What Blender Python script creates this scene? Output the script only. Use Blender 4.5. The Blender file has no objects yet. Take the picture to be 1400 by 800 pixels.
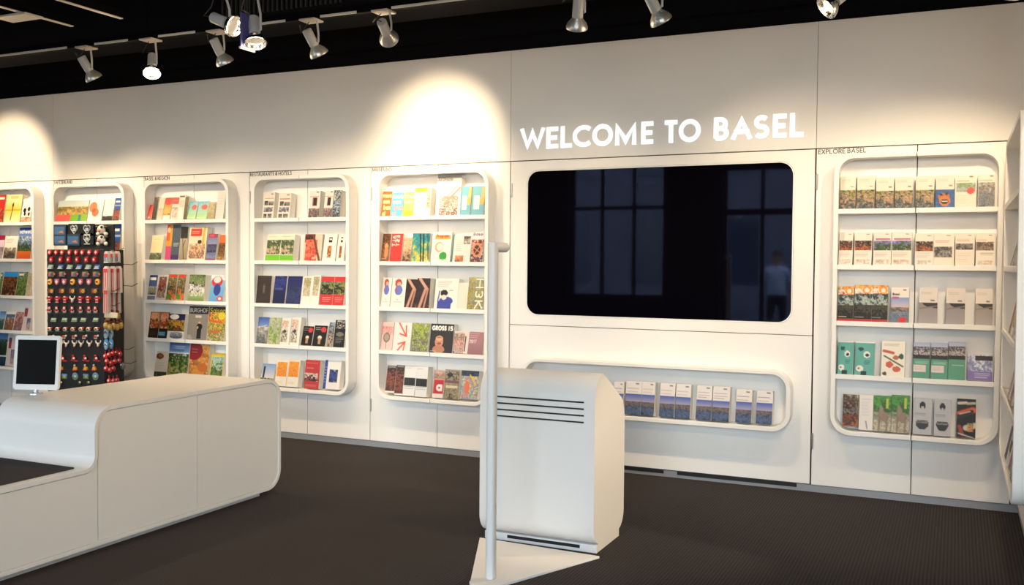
import bpy, bmesh, math, random
import numpy as np
from mathutils import Vector, Matrix

# ------------------------------------------------------------------ camera
F_PX, YAW, PITCH, ROLL, EYE = 1312.92, 0.43404, 0.030678, 0.007625, 1.4
def cam_axes():
    cy, sy = math.cos(YAW), math.sin(YAW)
    f0 = Vector((-sy, cy, 0)); r0 = Vector((cy, sy, 0)); u0 = Vector((0, 0, 1))
    fw = f0*math.cos(PITCH) - u0*math.sin(PITCH)
    u1 = u0*math.cos(PITCH) + f0*math.sin(PITCH)
    r = r0*math.cos(ROLL) + u1*math.sin(ROLL)
    u = u1*math.cos(ROLL) - r0*math.sin(ROLL)
    return r, u, fw
CR, CU, CF = cam_axes()
CO = Vector((0, 0, EYE))
scene = bpy.context.scene
C = scene.collection
cam = bpy.data.cameras.new('camera'); cam.sensor_width = 36; cam.lens = F_PX/1400*36
cam.clip_start = 0.05; cam.clip_end = 200
co = bpy.data.objects.new('camera', cam); C.objects.link(co)
co.matrix_world = Matrix.Translation(CO) @ Matrix((CR, CU, -CF)).transposed().to_4x4()
scene.camera = co
def ray(x, y): return CF + CR*((x-700)/F_PX) - CU*((y-400)/F_PX)
def at_y(x, y, Y): d = ray(x, y); return CO + d*(Y/d.y)
def at_z(x, y, z): d = ray(x, y); return CO + d*((z-EYE)/d.z)

# ------------------------------------------------------------------ world, exposure
vs = scene.view_settings
vs.view_transform = 'Standard'; vs.look = 'None'; vs.gamma = 1; vs.use_curve_mapping = False
vs.exposure = 0.0
SKY = 11.0
world = bpy.data.worlds.new('world'); scene.world = world; world.use_nodes = True
wn = world.node_tree.nodes; wl = world.node_tree.links
for n in list(wn): wn.remove(n)
wo = wn.new('ShaderNodeOutputWorld'); wb = wn.new('ShaderNodeBackground'); ws = wn.new('ShaderNodeTexSky')
ws.sky_type = 'NISHITA'; ws.sun_disc = False; ws.sun_elevation = math.radians(38); ws.sun_rotation = math.radians(20)
ws.altitude = 250; ws.air_density = 1.0; ws.dust_density = 2.0
wb.inputs['Strength'].default_value = 0.26*SKY
hs = wn.new('ShaderNodeHueSaturation'); hs.inputs['Saturation'].default_value = .36
wl.new(ws.outputs[0], hs.inputs['Color']); wl.new(hs.outputs[0], wb.inputs[0]); wl.new(wb.outputs[0], wo.inputs[0])
LAMP = 0.82          # scale of all the ceiling spots
ADDED_GLOW = 4.0        # watts of the point light added at each lamp to warm the upper wall
WARM = (1.0, 0.75, 0.47)

D = 6.131           # front face of the wall panels
PROUD = 0.111       # how far the niche frames stand out
SEAM, TOP, CEIL = 2.113, 2.885, 3.55
FACADE = -3.2

# ------------------------------------------------------------------ helpers
rng = random.Random(7)
def lin(h):
    h = h.lstrip('#'); o = []
    for i in (0, 2, 4):
        c = int(h[i:i+2], 16)/255
        o.append(c/12.92 if c <= .04045 else ((c+.055)/1.055)**2.4)
    return tuple(o)
MATS = {}
def mat(name, col, rough=.5, metal=0, spec=.5, noise=0, nscale=40, bump=0, emit=None, estr=0, coat=0):
    if name in MATS: return MATS[name]
    m = bpy.data.materials.new(name); m.use_nodes = True
    nt = m.node_tree; b = nt.nodes['Principled BSDF']
    c = lin(col) if isinstance(col, str) else col
    b.inputs['Base Color'].default_value = (*c, 1)
    b.inputs['Roughness'].default_value = rough; b.inputs['Metallic'].default_value = metal
    b.inputs['Specular IOR Level'].default_value = spec
    b.inputs['Coat Weight'].default_value = coat
    if emit:
        b.inputs['Emission Color'].default_value = (*(lin(emit) if isinstance(emit, str) else emit), 1)
        b.inputs['Emission Strength'].default_value = estr
    if noise or bump:
        tc = nt.nodes.new('ShaderNodeTexCoord'); nz = nt.nodes.new('ShaderNodeTexNoise')
        nz.inputs['Scale'].default_value = nscale; nz.inputs['Detail'].default_value = 4
        nt.links.new(tc.outputs['Object'], nz.inputs['Vector'])
        if noise:
            mx = nt.nodes.new('ShaderNodeMix'); mx.data_type = 'RGBA'
            mx.inputs[6].default_value = (*[x*(1-noise) for x in c], 1); mx.inputs[7].default_value = (*[min(1, x*(1+noise)) for x in c], 1)
            nt.links.new(nz.outputs['Fac'], mx.inputs[0]); nt.links.new(mx.outputs[2], b.inputs['Base Color'])
        if bump:
            bp = nt.nodes.new('ShaderNodeBump'); bp.inputs['Strength'].default_value = bump; bp.inputs['Distance'].default_value = .002
            nt.links.new(nz.outputs['Fac'], bp.inputs['Height']); nt.links.new(bp.outputs[0], b.inputs['Normal'])
    MATS[name] = m
    return m
def cm(h, rough=.45): return mat('plain_'+h, h, rough, noise=.03)

WHITE = mat('white_lacquer', (.84, .82, .79), .38, noise=.012, nscale=9, bump=.02)
WALLW = mat('white_wall_board', (.80, .785, .765), .55, noise=.015, nscale=6, bump=.03)
PLINTH = mat('grey_metal_plinth', (.30, .31, .33), .42, metal=.3, noise=.05)
PAPER = mat('paper_edge', (.80, .77, .71), .7, noise=.06, nscale=90)
BLACK = mat('black_paint', (.006, .006, .008), .6, noise=.2)
NAVYB = mat('black_blue_board', (.003, .003, .0048), .8, spec=.08, noise=.2)
DARK = mat('dark_slot', (.004, .004, .005), .6)
STEEL = mat('hinge_steel', (.45, .44, .42), .35, metal=.8, noise=.05)
SILVER = mat('lamp_silver', (.75, .73, .68), .35, metal=.75, noise=.05)
LGREY = mat('lamp_grey_paint', (.62, .60, .57), .4, noise=.04)
PLATE = mat('lamp_plate_beige', (.62, .54, .46), .5, noise=.05)
CHROME = mat('reflector_chrome', (.8, .8, .78), .14, metal=1, noise=.02)
FELT = mat('dark_felt', (.058, .054, .057), .95, spec=.1, noise=.55, nscale=260, bump=.6)
SCREEN = mat('screen_glass', (.0016, .0013, .0028), .03, spec=.30)
SCREEN.node_tree.nodes['Principled BSDF'].inputs['Specular Tint'].default_value = (.55, .66, 1, 1)
TABSCR = mat('tablet_screen', (.002, .002, .002), .4, spec=.08)
TABW = mat('tablet_white', (.84, .84, .82), .3, noise=.01)
SIGNW = mat('lit_letter', (.5, .52, .53), .5, emit=(.88, .97, 1.0), estr=.88)
INK = mat('black_letter', (.012, .011, .010), .5, noise=.1)
LENS = mat('lamp_lens', (1, .95, .85), .4, emit=(1, .9, .72), estr=9)
LENSD = mat('lamp_lens_dim', (.55, .54, .50), .15, metal=.9, emit=(1, .92, .8), estr=.12)
CARD = mat('cable_black', (.012, .012, .012), .5, noise=.1)
RACKB = mat('rack_black', (.008, .008, .010), .55, noise=.2)

def cover_material():
    m = bpy.data.materials.new('printed_cover'); m.use_nodes = True
    nt = m.node_tree; b = nt.nodes['Principled BSDF']
    a = nt.nodes.new('ShaderNodeAttribute'); a.attribute_name = 'print'
    nt.links.new(a.outputs['Color'], b.inputs['Base Color'])
    b.inputs['Roughness'].default_value = .42; b.inputs['Specular IOR Level'].default_value = .35
    return m
COVER = cover_material()

def carpet_material():
    m = bpy.data.materials.new('ribbed_carpet'); m.use_nodes = True
    nt = m.node_tree; b = nt.nodes['Principled BSDF']; L = nt.links.new
    tc = nt.nodes.new('ShaderNodeTexCoord')
    w = nt.nodes.new('ShaderNodeTexWave'); w.wave_type = 'BANDS'; w.bands_direction = 'X'
    w.inputs['Scale'].default_value = 19.5; w.inputs['Distortion'].default_value = .25; w.inputs['Detail'].default_value = 1
    L(tc.outputs['Object'], w.inputs['Vector'])
    n = nt.nodes.new('ShaderNodeTexNoise'); n.inputs['Scale'].default_value = 160; n.inputs['Detail'].default_value = 3
    L(tc.outputs['Object'], n.inputs['Vector'])
    n2 = nt.nodes.new('ShaderNodeTexNoise'); n2.inputs['Scale'].default_value = 1.3
    L(tc.outputs['Object'], n2.inputs['Vector'])
    mx = nt.nodes.new('ShaderNodeMix'); mx.data_type = 'RGBA'
    mx.inputs[6].default_value = (.010, .0082, .0082, 1); mx.inputs[7].default_value = (.050, .041, .041, 1)
    ad = nt.nodes.new('ShaderNodeMath'); ad.operation = 'MULTIPLY_ADD'; ad.inputs[1].default_value = .35
    L(n.outputs['Fac'], ad.inputs[0])
    ml = nt.nodes.new('ShaderNodeMath'); ml.operation = 'MULTIPLY'; ml.inputs[1].default_value = .65
    L(w.outputs['Fac'], ml.inputs[0]); L(ml.outputs[0], ad.inputs[2]); L(ad.outputs[0], mx.inputs[0])
    L(mx.outputs[2], b.inputs['Base Color'])
    b.inputs['Roughness'].default_value = .8; b.inputs['Specular IOR Level'].default_value = .25
    bp = nt.nodes.new('ShaderNodeBump'); bp.inputs['Strength'].default_value = .5; bp.inputs['Distance'].default_value = .004
    L(ad.outputs[0], bp.inputs['Height']); L(bp.outputs[0], b.inputs['Normal'])
    return m
CARPET = carpet_material()

def pane_material():
    m = bpy.data.materials.new('window_pane'); m.use_nodes = True
    nt = m.node_tree; nt.nodes.remove(nt.nodes['Principled BSDF'])
    t = nt.nodes.new('ShaderNodeBsdfTransparent'); t.inputs[0].default_value = (.92, .95, .96, 1)
    g = nt.nodes.new('ShaderNodeBsdfGlossy'); g.inputs['Roughness'].default_value = .02
    fr = nt.nodes.new('ShaderNodeFresnel'); fr.inputs[0].default_value = 1.45
    mx = nt.nodes.new('ShaderNodeMixShader')
    nt.links.new(fr.outputs[0], mx.inputs[0]); nt.links.new(t.outputs[0], mx.inputs[1]); nt.links.new(g.outputs[0], mx.inputs[2])
    nt.links.new(mx.outputs[0], nt.nodes['Material Output'].inputs[0])
    return m
PANE = pane_material()

class MB:
    def __init__(s): s.v = []; s.f = []; s.m = []; s.sm = []
    def add(s, vs, fs, mi=0, smooth=False):
        o = len(s.v); s.v += [tuple(p) for p in vs]
        for f in fs: s.f.append(tuple(o+i for i in f)); s.m.append(mi); s.sm.append(smooth)
        return s
    def box(s, x0, x1, y0, y1, z0, z1, mi=0):
        return s.add([(x0,y0,z0),(x1,y0,z0),(x1,y1,z0),(x0,y1,z0),(x0,y0,z1),(x1,y0,z1),(x1,y1,z1),(x0,y1,z1)],
              [(0,3,2,1),(4,5,6,7),(0,1,5,4),(1,2,6,5),(2,3,7,6),(3,0,4,7)], mi)
    def prism(s, pts, ax, a0, a1, mi=0, smooth=False):
        def p3(p, a): return {'x': (a, p[0], p[1]), 'y': (p[0], a, p[1]), 'z': (p[0], p[1], a)}[ax]
        n = len(pts)
        vs_ = [p3(p, a0) for p in pts] + [p3(p, a1) for p in pts]
        s.add(vs_, [(i, (i+1) % n, (i+1) % n+n, i+n) for i in range(n)], mi, smooth)
        o = len(s.v)-2*n
        s.f.append(tuple(range(o+n-1, o-1, -1))); s.m.append(mi); s.sm.append(False)
        s.f.append(tuple(range(o+n, o+2*n))); s.m.append(mi); s.sm.append(False)
        return s
    def tube(s, pts, r, n=8, mi=0, cap=True):
        pts = [Vector(p) for p in pts]; rings = []; prev = None
        rs = r if isinstance(r, (list, tuple)) else [r]*len(pts)
        for i, p in enumerate(pts):
            d = (pts[min(i+1, len(pts)-1)]-pts[max(i-1, 0)]).normalized()
            if prev is None:
                a = d.cross(Vector((0, 0, 1)));
                if a.length < .1: a = d.cross(Vector((1, 0, 0)))
            else: a = prev - d*prev.dot(d)
            a.normalize(); prev = a; b = d.cross(a)
            rings.append([p + (a*math.cos(t)+b*math.sin(t))*rs[i] for t in [2*math.pi*k/n for k in range(n)]])
        vs_ = [q for R in rings for q in R]; fs = []
        for i in range(len(rings)-1):
            for k in range(n): fs.append((i*n+k, i*n+(k+1) % n, (i+1)*n+(k+1) % n, (i+1)*n+k))
        s.add(vs_, fs, mi, True)
        if cap:
            o = len(s.v)-len(vs_)
            s.f.append(tuple(range(o+n-1, o-1, -1))); s.m.append(mi); s.sm.append(False)
            e = o+len(vs_)-n; s.f.append(tuple(range(e, e+n))); s.m.append(mi); s.sm.append(False)
        return s
    def lathe(s, prof, n=20, mi=0, M=None):
        M = M or Matrix(); vs_ = []; fs = []
        for r, z in prof:
            for k in range(n):
                t = 2*math.pi*k/n; vs_.append(M @ Vector((r*math.cos(t), r*math.sin(t), z)))
        for i in range(len(prof)-1):
            for k in range(n): fs.append((i*n+k, i*n+(k+1) % n, (i+1)*n+(k+1) % n, (i+1)*n+k))
        return s.add(vs_, fs, mi, True)
    def sphere(s, c, rx, ry, rz, n=10, m_=6, mi=0):
        prof = []; vs_ = []; fs = []
        for i in range(m_+1):
            a = -math.pi/2+math.pi*i/m_
            for k in range(n):
                t = 2*math.pi*k/n
                vs_.append((c[0]+rx*math.cos(a)*math.cos(t), c[1]+ry*math.cos(a)*math.sin(t), c[2]+rz*math.sin(a)))
        for i in range(m_):
            for k in range(n): fs.append((i*n+k, i*n+(k+1) % n, (i+1)*n+(k+1) % n, (i+1)*n+k))
        return s.add(vs_, fs, mi, True)
    def mesh(s, name, mats, clean=True, sharp=40):
        me = bpy.data.meshes.new(name); me.from_pydata(s.v, [], s.f)
        for m in (mats if isinstance(mats, (list, tuple)) else [mats]): me.materials.append(m)
        me.polygons.foreach_set('material_index', s.m); me.polygons.foreach_set('use_smooth', s.sm)
        if clean:
            bm = bmesh.new(); bm.from_mesh(me)
            bmesh.ops.remove_doubles(bm, verts=bm.verts, dist=1e-5)
            bmesh.ops.recalc_face_normals(bm, faces=bm.faces)
            bm.to_mesh(me); bm.free()
        if any(s.sm): me.set_sharp_from_angle(angle=math.radians(sharp))
        return me
    def build(s, name, mats, parent=None, bevel=0, **k):
        o = bpy.data.objects.new(name, s.mesh(name, mats, **k)); C.objects.link(o); o.parent = parent
        if bevel:
            b = o.modifiers.new('bevel', 'BEVEL'); b.width = bevel; b.segments = 2; b.limit_method = 'ANGLE'; b.angle_limit = math.radians(50)
        return o

def tag(o, label=None, cat=None, group=None, kind=None):
    if label: o['label'] = label
    if cat: o['category'] = cat
    if group: o['group'] = group
    if kind: o['kind'] = kind
    return o
ORD = ['first', 'second', 'third', 'fourth', 'fifth', 'sixth', 'seventh', 'eighth', 'ninth', 'tenth', 'eleventh', 'twelfth', '13th', '14th', '15th']
FAM = {}
def family(o, label, cat, group, suffix=''):
    FAM.setdefault((label, suffix, group), []).append(o); tag(o, None, cat, group)
def name_families():
    for (label, suffix, group), obs in FAM.items():
        obs.sort(key=lambda q: q.location.x)
        for i, q in enumerate(obs):
            if len(obs) == 1: q['label'] = label+suffix
            elif len(obs) == 2: q['label'] = '%s, %s one%s' % (label, ('left', 'right')[i], suffix)
            else: q['label'] = '%s, %s from left%s' % (label, ORD[i], suffix)
def empty(name, loc=(0, 0, 0), rz=0, label=None, category=None, group=None, kind=None):
    o = bpy.data.objects.new(name, None); C.objects.link(o); o.location = loc; o.rotation_euler.z = rz; o.empty_display_size = .1
    return tag(o, label, category, group, kind)
def arc(cx, cy, rx, ry, a0, a1, n=8):
    return [(cx+rx*math.cos(math.radians(a0+(a1-a0)*i/n)), cy+ry*math.sin(math.radians(a0+(a1-a0)*i/n))) for i in range(n+1)]
def rr(x0, x1, z0, z1, r, n=7):     # rounded rectangle, anticlockwise from the right side's top corner
    return arc(x1-r, z1-r, r, r, 0, 90, n)+arc(x0+r, z1-r, r, r, 90, 180, n)+arc(x0+r, z0+r, r, r, 180, 270, n)+arc(x1-r, z0+r, r, r, 270, 360, n)
def half_frame(x0, x1, z0, z1, r, t, xm, side, n=7):
    def path(x0, x1, z0, z1, r):
        if side < 0: return [(xm, z1)]+arc(x0+r, z1-r, r, r, 90, 180, n)+arc(x0+r, z0+r, r, r, 180, 270, n)+[(xm, z0)]
        return [(xm, z1)]+arc(x1-r, z1-r, r, r, 90, 0, n)+arc(x1-r, z0+r, r, r, 0, -90, n)+[(xm, z0)]
    return path(x0, x1, z0, z1, r)+path(x0+t, x1-t, z0+t, z1-t, r-t)[::-1]
def holed(mb, X0, X1, Z0, Z1, inner, y0, y1, mi=0):    # a board with a rounded hole (inner from rr)
    n = len(inner); q = n//4
    cs = [(X1, Z1), (X0, Z1), (X0, Z0), (X1, Z0)]
    outer = [cs[i//q] for i in range(n)]
    for y in (y0, y1):
        mb.add([(p[0], y, p[1]) for p in outer]+[(p[0], y, p[1]) for p in inner], [(i, (i+1) % n, (i+1) % n+n, i+n) for i in range(n)], mi)
    for L in (inner, cs):
        k = len(L)
        mb.add([(p[0], y0, p[1]) for p in L]+[(p[0], y1, p[1]) for p in L], [(i, (i+1) % k, (i+1) % k+k, i+k) for i in range(k)], mi)
    return mb

# ------------------------------------------------------------------ stroke lettering
def G():
    g = {}
    a = arc
    g['A'] = (.80, [[(0,0),(.4,1),(.8,0)], [(.14,.30),(.66,.30)]])
    g['B'] = (.56, [[(0,0),(0,1)]+[(.25,1)]+a(.25,.76,.24,.24,90,-90)+[(0,.52)], [(0,.52),(.28,.52)]+a(.28,.26,.27,.26,90,-90)+[(0,0)]])
    g['C'] = (.82, [a(.5,.5,.5,.5,48,312,16)])
    g['D'] = (.78, [[(0,0),(0,1),(.28,1)]+a(.28,.5,.5,.5,90,-90,10)+[(0,0)]])
    g['E'] = (.48, [[(.48,1),(0,1),(0,0),(.48,0)], [(0,.5),(.42,.5)]])
    g['F'] = (.46, [[(.46,1),(0,1),(0,0)], [(0,.5),(.40,.5)]])
    g['G'] = (.95, [a(.5,.5,.5,.5,48,350,16)+[(.97,.46),(.55,.46)]])
    g['H'] = (.70, [[(0,0),(0,1)], [(.7,0),(.7,1)], [(0,.5),(.7,.5)]])
    g['I'] = (.0, [[(0,0),(0,1)]])
    g['K'] = (.62, [[(0,0),(0,1)], [(.6,1),(.02,.48),(.62,0)]])
    g['L'] = (.46, [[(0,1),(0,0),(.46,0)]])
    g['M'] = (.96, [[(0,0),(0,1),(.48,.12),(.96,1),(.96,0)]])
    g['N'] = (.72, [[(0,0),(0,1),(.72,0),(.72,1)]])
    g['O'] = (1.0, [a(.5,.5,.5,.5,0,360,24)])
    g['P'] = (.54, [[(0,0),(0,1),(.27,1)]+a(.27,.74,.26,.26,90,-90)+[(0,.48)]])
    g['R'] = (.58, [[(0,0),(0,1),(.27,1)]+a(.27,.74,.26,.26,90,-90)+[(0,.48)], [(.22,.48),(.58,0)]])
    g['S'] = (.52, [a(.27,.75,.24,.25,35,255,10)+a(.26,.255,.26,.255,75,-145,10)])
    g['T'] = (.62, [[(0,1),(.62,1)], [(.31,1),(.31,0)]])
    g['U'] = (.66, [[(0,1),(0,.33)]+a(.33,.33,.33,.33,180,360,10)+[(.66,1)]])
    g['W'] = (1.24, [[(0,1),(.31,0),(.62,.88),(.93,0),(1.24,1)]])
    g['X'] = (.68, [[(0,0),(.68,1)], [(0,1),(.68,0)]])
    g['Z'] = (.62, [[(0,1),(.62,1),(0,0),(.62,0)]])
    g['&'] = (.70, [[(.70,0),(.18,.62)]+a(.34,.80,.20,.20,210,-30,8)+[(.1,.4)]+a(.27,.25,.26,.25,140,330,8)+[(.68,.45)]])
    g['2'] = (.5, [a(.25,.74,.25,.26,170,-30,8)+[(0,0),(.52,0)]])
    g['0'] = (.6, [a(.3,.5,.3,.5,0,360,16)])
    g['1'] = (.2, [[(0,.8),(.2,1),(.2,0)]])
    g['3'] = (.5, [a(.24,.75,.24,.25,140,-80,8)+a(.24,.26,.27,.26,80,-140,8)])
    g['7'] = (.5, [[(0,1),(.5,1),(.15,0)]])
    x = .66
    g['a'] = (.55, [a(.3,.33,.28,.33,0,360,14), [(.58,x),(.58,0)]])
    g['b'] = (.58, [a(.3,.33,.28,.33,0,360,14), [(0,1),(0,0)]])
    g['e'] = (.58, [[(.04,.33),(.58,.33)]+a(.3,.33,.28,.33,0,310,14)])
    g['d'] = (.58, [a(.28,.33,.28,.33,0,360,14), [(.58,1),(.58,0)]])
    g['g'] = (.58, [a(.28,.33,.28,.33,0,360,14), [(.58,x),(.58,-.2),(.1,-.25)]])
    g['i'] = (.0, [[(0,x),(0,0)], [(0,.86),(0,.95)]])
    g['l'] = (.0, [[(0,1),(0,0)]])
    g['m'] = (.9, [[(0,0),(0,x)], [(0,.4)]+a(.22,.42,.22,.24,180,0)+[(.44,0)], [(.44,.4)]+a(.67,.42,.22,.24,180,0)+[(.9,0)]])
    g['n'] = (.5, [[(0,0),(0,x)], [(0,.4)]+a(.25,.41,.25,.25,180,0)+[(.5,0)]])
    g['o'] = (.6, [a(.3,.33,.3,.33,0,360,16)])
    g['r'] = (.32, [[(0,0),(0,x)], [(0,.42),(.12,.62),(.32,.64)]])
    g['s'] = (.4, [a(.2,.49,.18,.16,40,250,8)+a(.2,.17,.2,.17,70,-140,8)])
    g['t'] = (.34, [[(.15,.92),(.15,0),(.34,0)], [(0,x),(.34,x)]])
    g['u'] = (.5, [[(0,x),(0,.25)]+a(.25,.25,.25,.25,180,360)+[(.5,x)]])
    g['w'] = (.8, [[(0,x),(.2,0),(.4,.6),(.6,0),(.8,x)]])
    g['z'] = (.45, [[(0,x),(.45,x),(0,0),(.45,0)]])
    g['h'] = (.5, [[(0,0),(0,1)], [(0,.4)]+a(.25,.41,.25,.25,180,0)+[(.5,0)]])
    g['c'] = (.5, [a(.3,.33,.3,.33,50,310,12)])
    return g
GLYPH = G()
def layout(txt, sw=.12, gap=.16):
    x = 0; out = []
    for ch in txt:
        if ch == ' ': x += .34; continue
        w, st = GLYPH[ch]
        out.append((x, w+sw, st)); x += w+sw+gap
    return out, x-gap
def ribbon(mb, pts, w, T, y0, y1, mi=0, cap=True):
    """a stroke as a thin solid: T maps 2d points to wall coordinates (x, z)"""
    pts = [p for i, p in enumerate(pts) if i == 0 or math.dist(p, pts[i-1]) > 1e-5]
    closed = len(pts) > 3 and math.dist(pts[0], pts[-1]) < 1e-4
    P = [Vector(p) for p in (pts[:-1] if closed else pts)]; n = len(P); Lf = []; Rt = []
    if cap and not closed:
        P[0] = P[0]+(P[0]-P[1]).normalized()*w/2; P[-1] = P[-1]+(P[-1]-P[-2]).normalized()*w/2
    for i in range(n):
        if closed: d0 = (P[i]-P[i-1]).normalized(); d1 = (P[(i+1) % n]-P[i]).normalized()
        else:
            d1 = (P[min(i+1, n-1)]-P[i]) if i < n-1 else (P[i]-P[i-1]); d0 = (P[i]-P[i-1]) if i > 0 else d1
            d0 = d0.normalized(); d1 = d1.normalized()
        n0 = Vector((-d0.y, d0.x)); n1 = Vector((-d1.y, d1.x)); b = n0+n1
        b = b.normalized() if b.length > 1e-3 else n1
        k = min(w/2/max(b.dot(n1), .3), w*1.25)
        Lf.append(P[i]+b*k); Rt.append(P[i]-b*k)
    m = n if closed else n-1
    for i in range(m):
        j = (i+1) % n
        q = [T(Lf[i]), T(Lf[j]), T(Rt[j]), T(Rt[i])]
        mb.add([(p[0], y, p[1]) for y in (y0, y1) for p in q], [(0,1,2,3), (4,7,6,5), (0,4,5,1), (2,6,7,3), (1,5,6,2), (3,7,4,0)], mi)
def lettering(name, txt, x0, x1, z0, h, y, depth, material, parent, sw=.12):
    lay, tot = layout(txt, sw); k = (x1-x0)/tot; mb = MB()
    for gx, gw, st in lay:
        for s in st:
            ribbon(mb, s, sw, lambda p: (x0+(gx+sw/2+p[0])*k, z0+h*(sw/2+p[1]*(1-sw))), y, y-depth-.0002*st.index(s))
    return mb.build(name, material, parent, clean=False)

# ------------------------------------------------------------------ printed covers
class Canvas:
    def __init__(s, w, h, cell):
        s.w = max(6, round(w/cell)); s.h = max(6, round(h/cell)); s.asp = h/w
        u = np.linspace(0, 1, s.w+1); v = np.linspace(0, 1, s.h+1)
        s.U, s.V = np.meshgrid(u, v)           # V = 0 at the top
        s.a = np.ones(s.U.shape+(3,))*.8
        s.px = 1/s.w
    def box(s, x0, y0, x1, y1): return (s.U >= x0-1e-6) & (s.U <= x1+1e-6) & (s.V >= y0-1e-6) & (s.V <= y1+1e-6)
    def bg(s, h): s.a[:] = lin(h); return s
    def r(s, x0, y0, x1, y1, h): s.a[s.box(x0, y0, x1, y1)] = lin(h); return s
    def g(s, x0, y0, x1, y1, h0, h1):
        b = s.box(x0, y0, x1, y1); t = ((s.V-y0)/max(1e-6, y1-y0))[..., None]
        c = np.array(lin(h0))*(1-t)+np.array(lin(h1))*t; s.a[b] = c[b]; return s
    def e(s, cx, cy, rx, ry, h): s.a[((s.U-cx)/rx)**2+((s.V-cy)/ry)**2 <= 1] = lin(h); return s
    def l(s, x0, y0, x1, y1, w, h):
        X, Y = s.U, s.V*s.asp; ax, ay, bx, by = x0, y0*s.asp, x1, y1*s.asp
        dx, dy = bx-ax, by-ay; t = np.clip(((X-ax)*dx+(Y-ay)*dy)/max(1e-9, dx*dx+dy*dy), 0, 1)
        d = np.hypot(X-ax-t*dx, Y-ay-t*dy); k = np.clip((w/2+s.px/2-d)/s.px, 0, 1)[..., None]
        s.a = s.a*(1-k)+np.array(lin(h))*k; return s
    def noise(s, seed, sc):
        r = np.random.RandomState(seed); out = np.zeros(s.U.shape); amp = 1; tot = 0
        for o in range(3):
            n = int(max(2, sc*2**o)); m = int(max(2, sc*s.asp*2**o)); tab = r.rand(m+2, n+2)
            x = s.U*n; y = s.V*m; i = x.astype(int); j = y.astype(int); fx = x-i; fy = y-j
            fx = fx*fx*(3-2*fx); fy = fy*fy*(3-2*fy)
            q = tab[j, i]*(1-fx)*(1-fy)+tab[j, i+1]*fx*(1-fy)+tab[j+1, i]*(1-fx)*fy+tab[j+1, i+1]*fx*fy
            out += amp*q; tot += amp; amp *= .6
        return out/tot
    def p(s, x0, y0, x1, y1, pal, seed=1, sc=5, mixv=.45):
        """a photograph-like patch: palette read top to bottom, broken up by noise"""
        cols = np.array([lin(c) for c in pal.split()]); b = s.box(x0, y0, x1, y1)
        t = (s.V-y0)/max(1e-6, y1-y0)
        q = np.clip(t*(1-mixv)+mixv*((s.noise(seed, sc*1.7)-.5)*2.4+.5), 0, .9999)*(len(cols)-1)
        i = q.astype(int); f = (q-i)[..., None]; f = np.clip((f-.2)*1.7, 0, 1)
        c = cols[i]*(1-f)+cols[np.minimum(i+1, len(cols)-1)]*f
        c = c*(.45+1.1*s.noise(seed+50, sc*5))[..., None]
        s.a[b] = np.clip(c, 0, 1)[b]; return s
    def n(s, x0, y0, x1, y1, rows, h, seed=0):      # faint rows of small print
        r = random.Random(seed)
        for k in range(rows):
            y = y0+(y1-y0)*(k+.5)/rows; s.l(x0, y, x0+(x1-x0)*r.uniform(.55, 1), y, .018, h)
        return s
    def t(s, x, y, w, hh, txt, h, sw=.16, rot=False):
        lay, tot = layout(txt, sw)
        for gx, gw, st in lay:
            for q in st:
                q2 = []
                for p in q:
                    a = (gx+sw/2+p[0])/tot; b = sw/2+p[1]*(1-sw)
                    q2.append((x+w*(1-b), y+hh*a) if rot else (x+w*a, y+hh*(1-b)))
                lw = (sw*w if rot else sw*hh*s.asp)
                for u, v in zip(q2, q2[1:]): s.l(*u, *v, lw*.9, h)
        return s
DES = {}
def des(k, cell=.0045): 
    def w(fn): DES[k] = (fn, cell); return fn
    return w
def dd(k, fn, cell=.0045): DES[k] = (fn, cell)
W_ = 'f4efe6'
# far left unit
dd('red_top', lambda c: c.bg('d8402c').p(0,.5,1,1,'e8a070 b03020 f0d0a0',3).r(.1,.08,.8,.16,W_))
dd('yellow_rope', lambda c: c.bg('f3e6a8').g(0,.15,1,.55,'f6ecc0','f2d040').g(0,.55,1,1,'f2d548','f6eec8').l(0,.55,1,.55,.04,'c8a020').l(.5,.3,.4,.9,.05,'5a4a20').n(.3,.05,.8,.15,2,'6a6040').e(.48,.38,.06,.06,'6a5020'))
dd('cow_cards', lambda c: c.bg(W_).e(.3,.5,.16,.1,'20181a').e(.75,.45,.14,.1,'20181a').e(.35,.65,.12,.07,'3a3030').e(.8,.66,.12,.08,'30282a').p(0,.78,1,1,'c05040 e8c0a0 803020',5))
dd('pink_mag', lambda c: c.bg('e8d0dc').r(0,0,1,.2,'b02858').p(0,.5,1,1,'888090 c8c0c8',4))
dd('white_land', lambda c: c.bg(W_).p(.05,.5,.95,.98,'d8d8d8 a09078 504840 8c8474',8).n(.1,.1,.7,.3,3,'988'*2))
dd('mountain_mag', lambda c: c.g(0,0,1,.4,'3c62b8','8cb0e0').p(0,.28,1,.75,'f0f4fa 88a0c0 405838 6a8030',12).g(0,.75,1,1,'e88030','e06828').t(.06,.06,.88,.13,'schweiz','f8fafc'))
dd('blue_food', lambda c: c.bg('2c2420').r(0,0,1,.22,'2ca0e0').p(0,.22,1,1,'302018 986030 402818 c89050',21))
dd('green_land', lambda c: c.p(0,0,1,1,'a8c0d0 587848 88a050 405830 788848',22).r(.1,.08,.6,.16,W_))
dd('beige_city', lambda c: c.p(0,0,1,1,'e0d8c8 b0a088 d8c8a8 887860',23))
dd('blue_lake', lambda c: c.g(0,0,1,.4,'4888c8','a8c8e8').p(0,.4,1,1,'88a8b8 486848 2c5878',24))
dd('red_mountain', lambda c: c.bg('4878a8').p(.1,.3,1,1,'c8d0d8 a06848 587048',25).r(0,0,1,.15,W_))
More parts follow.
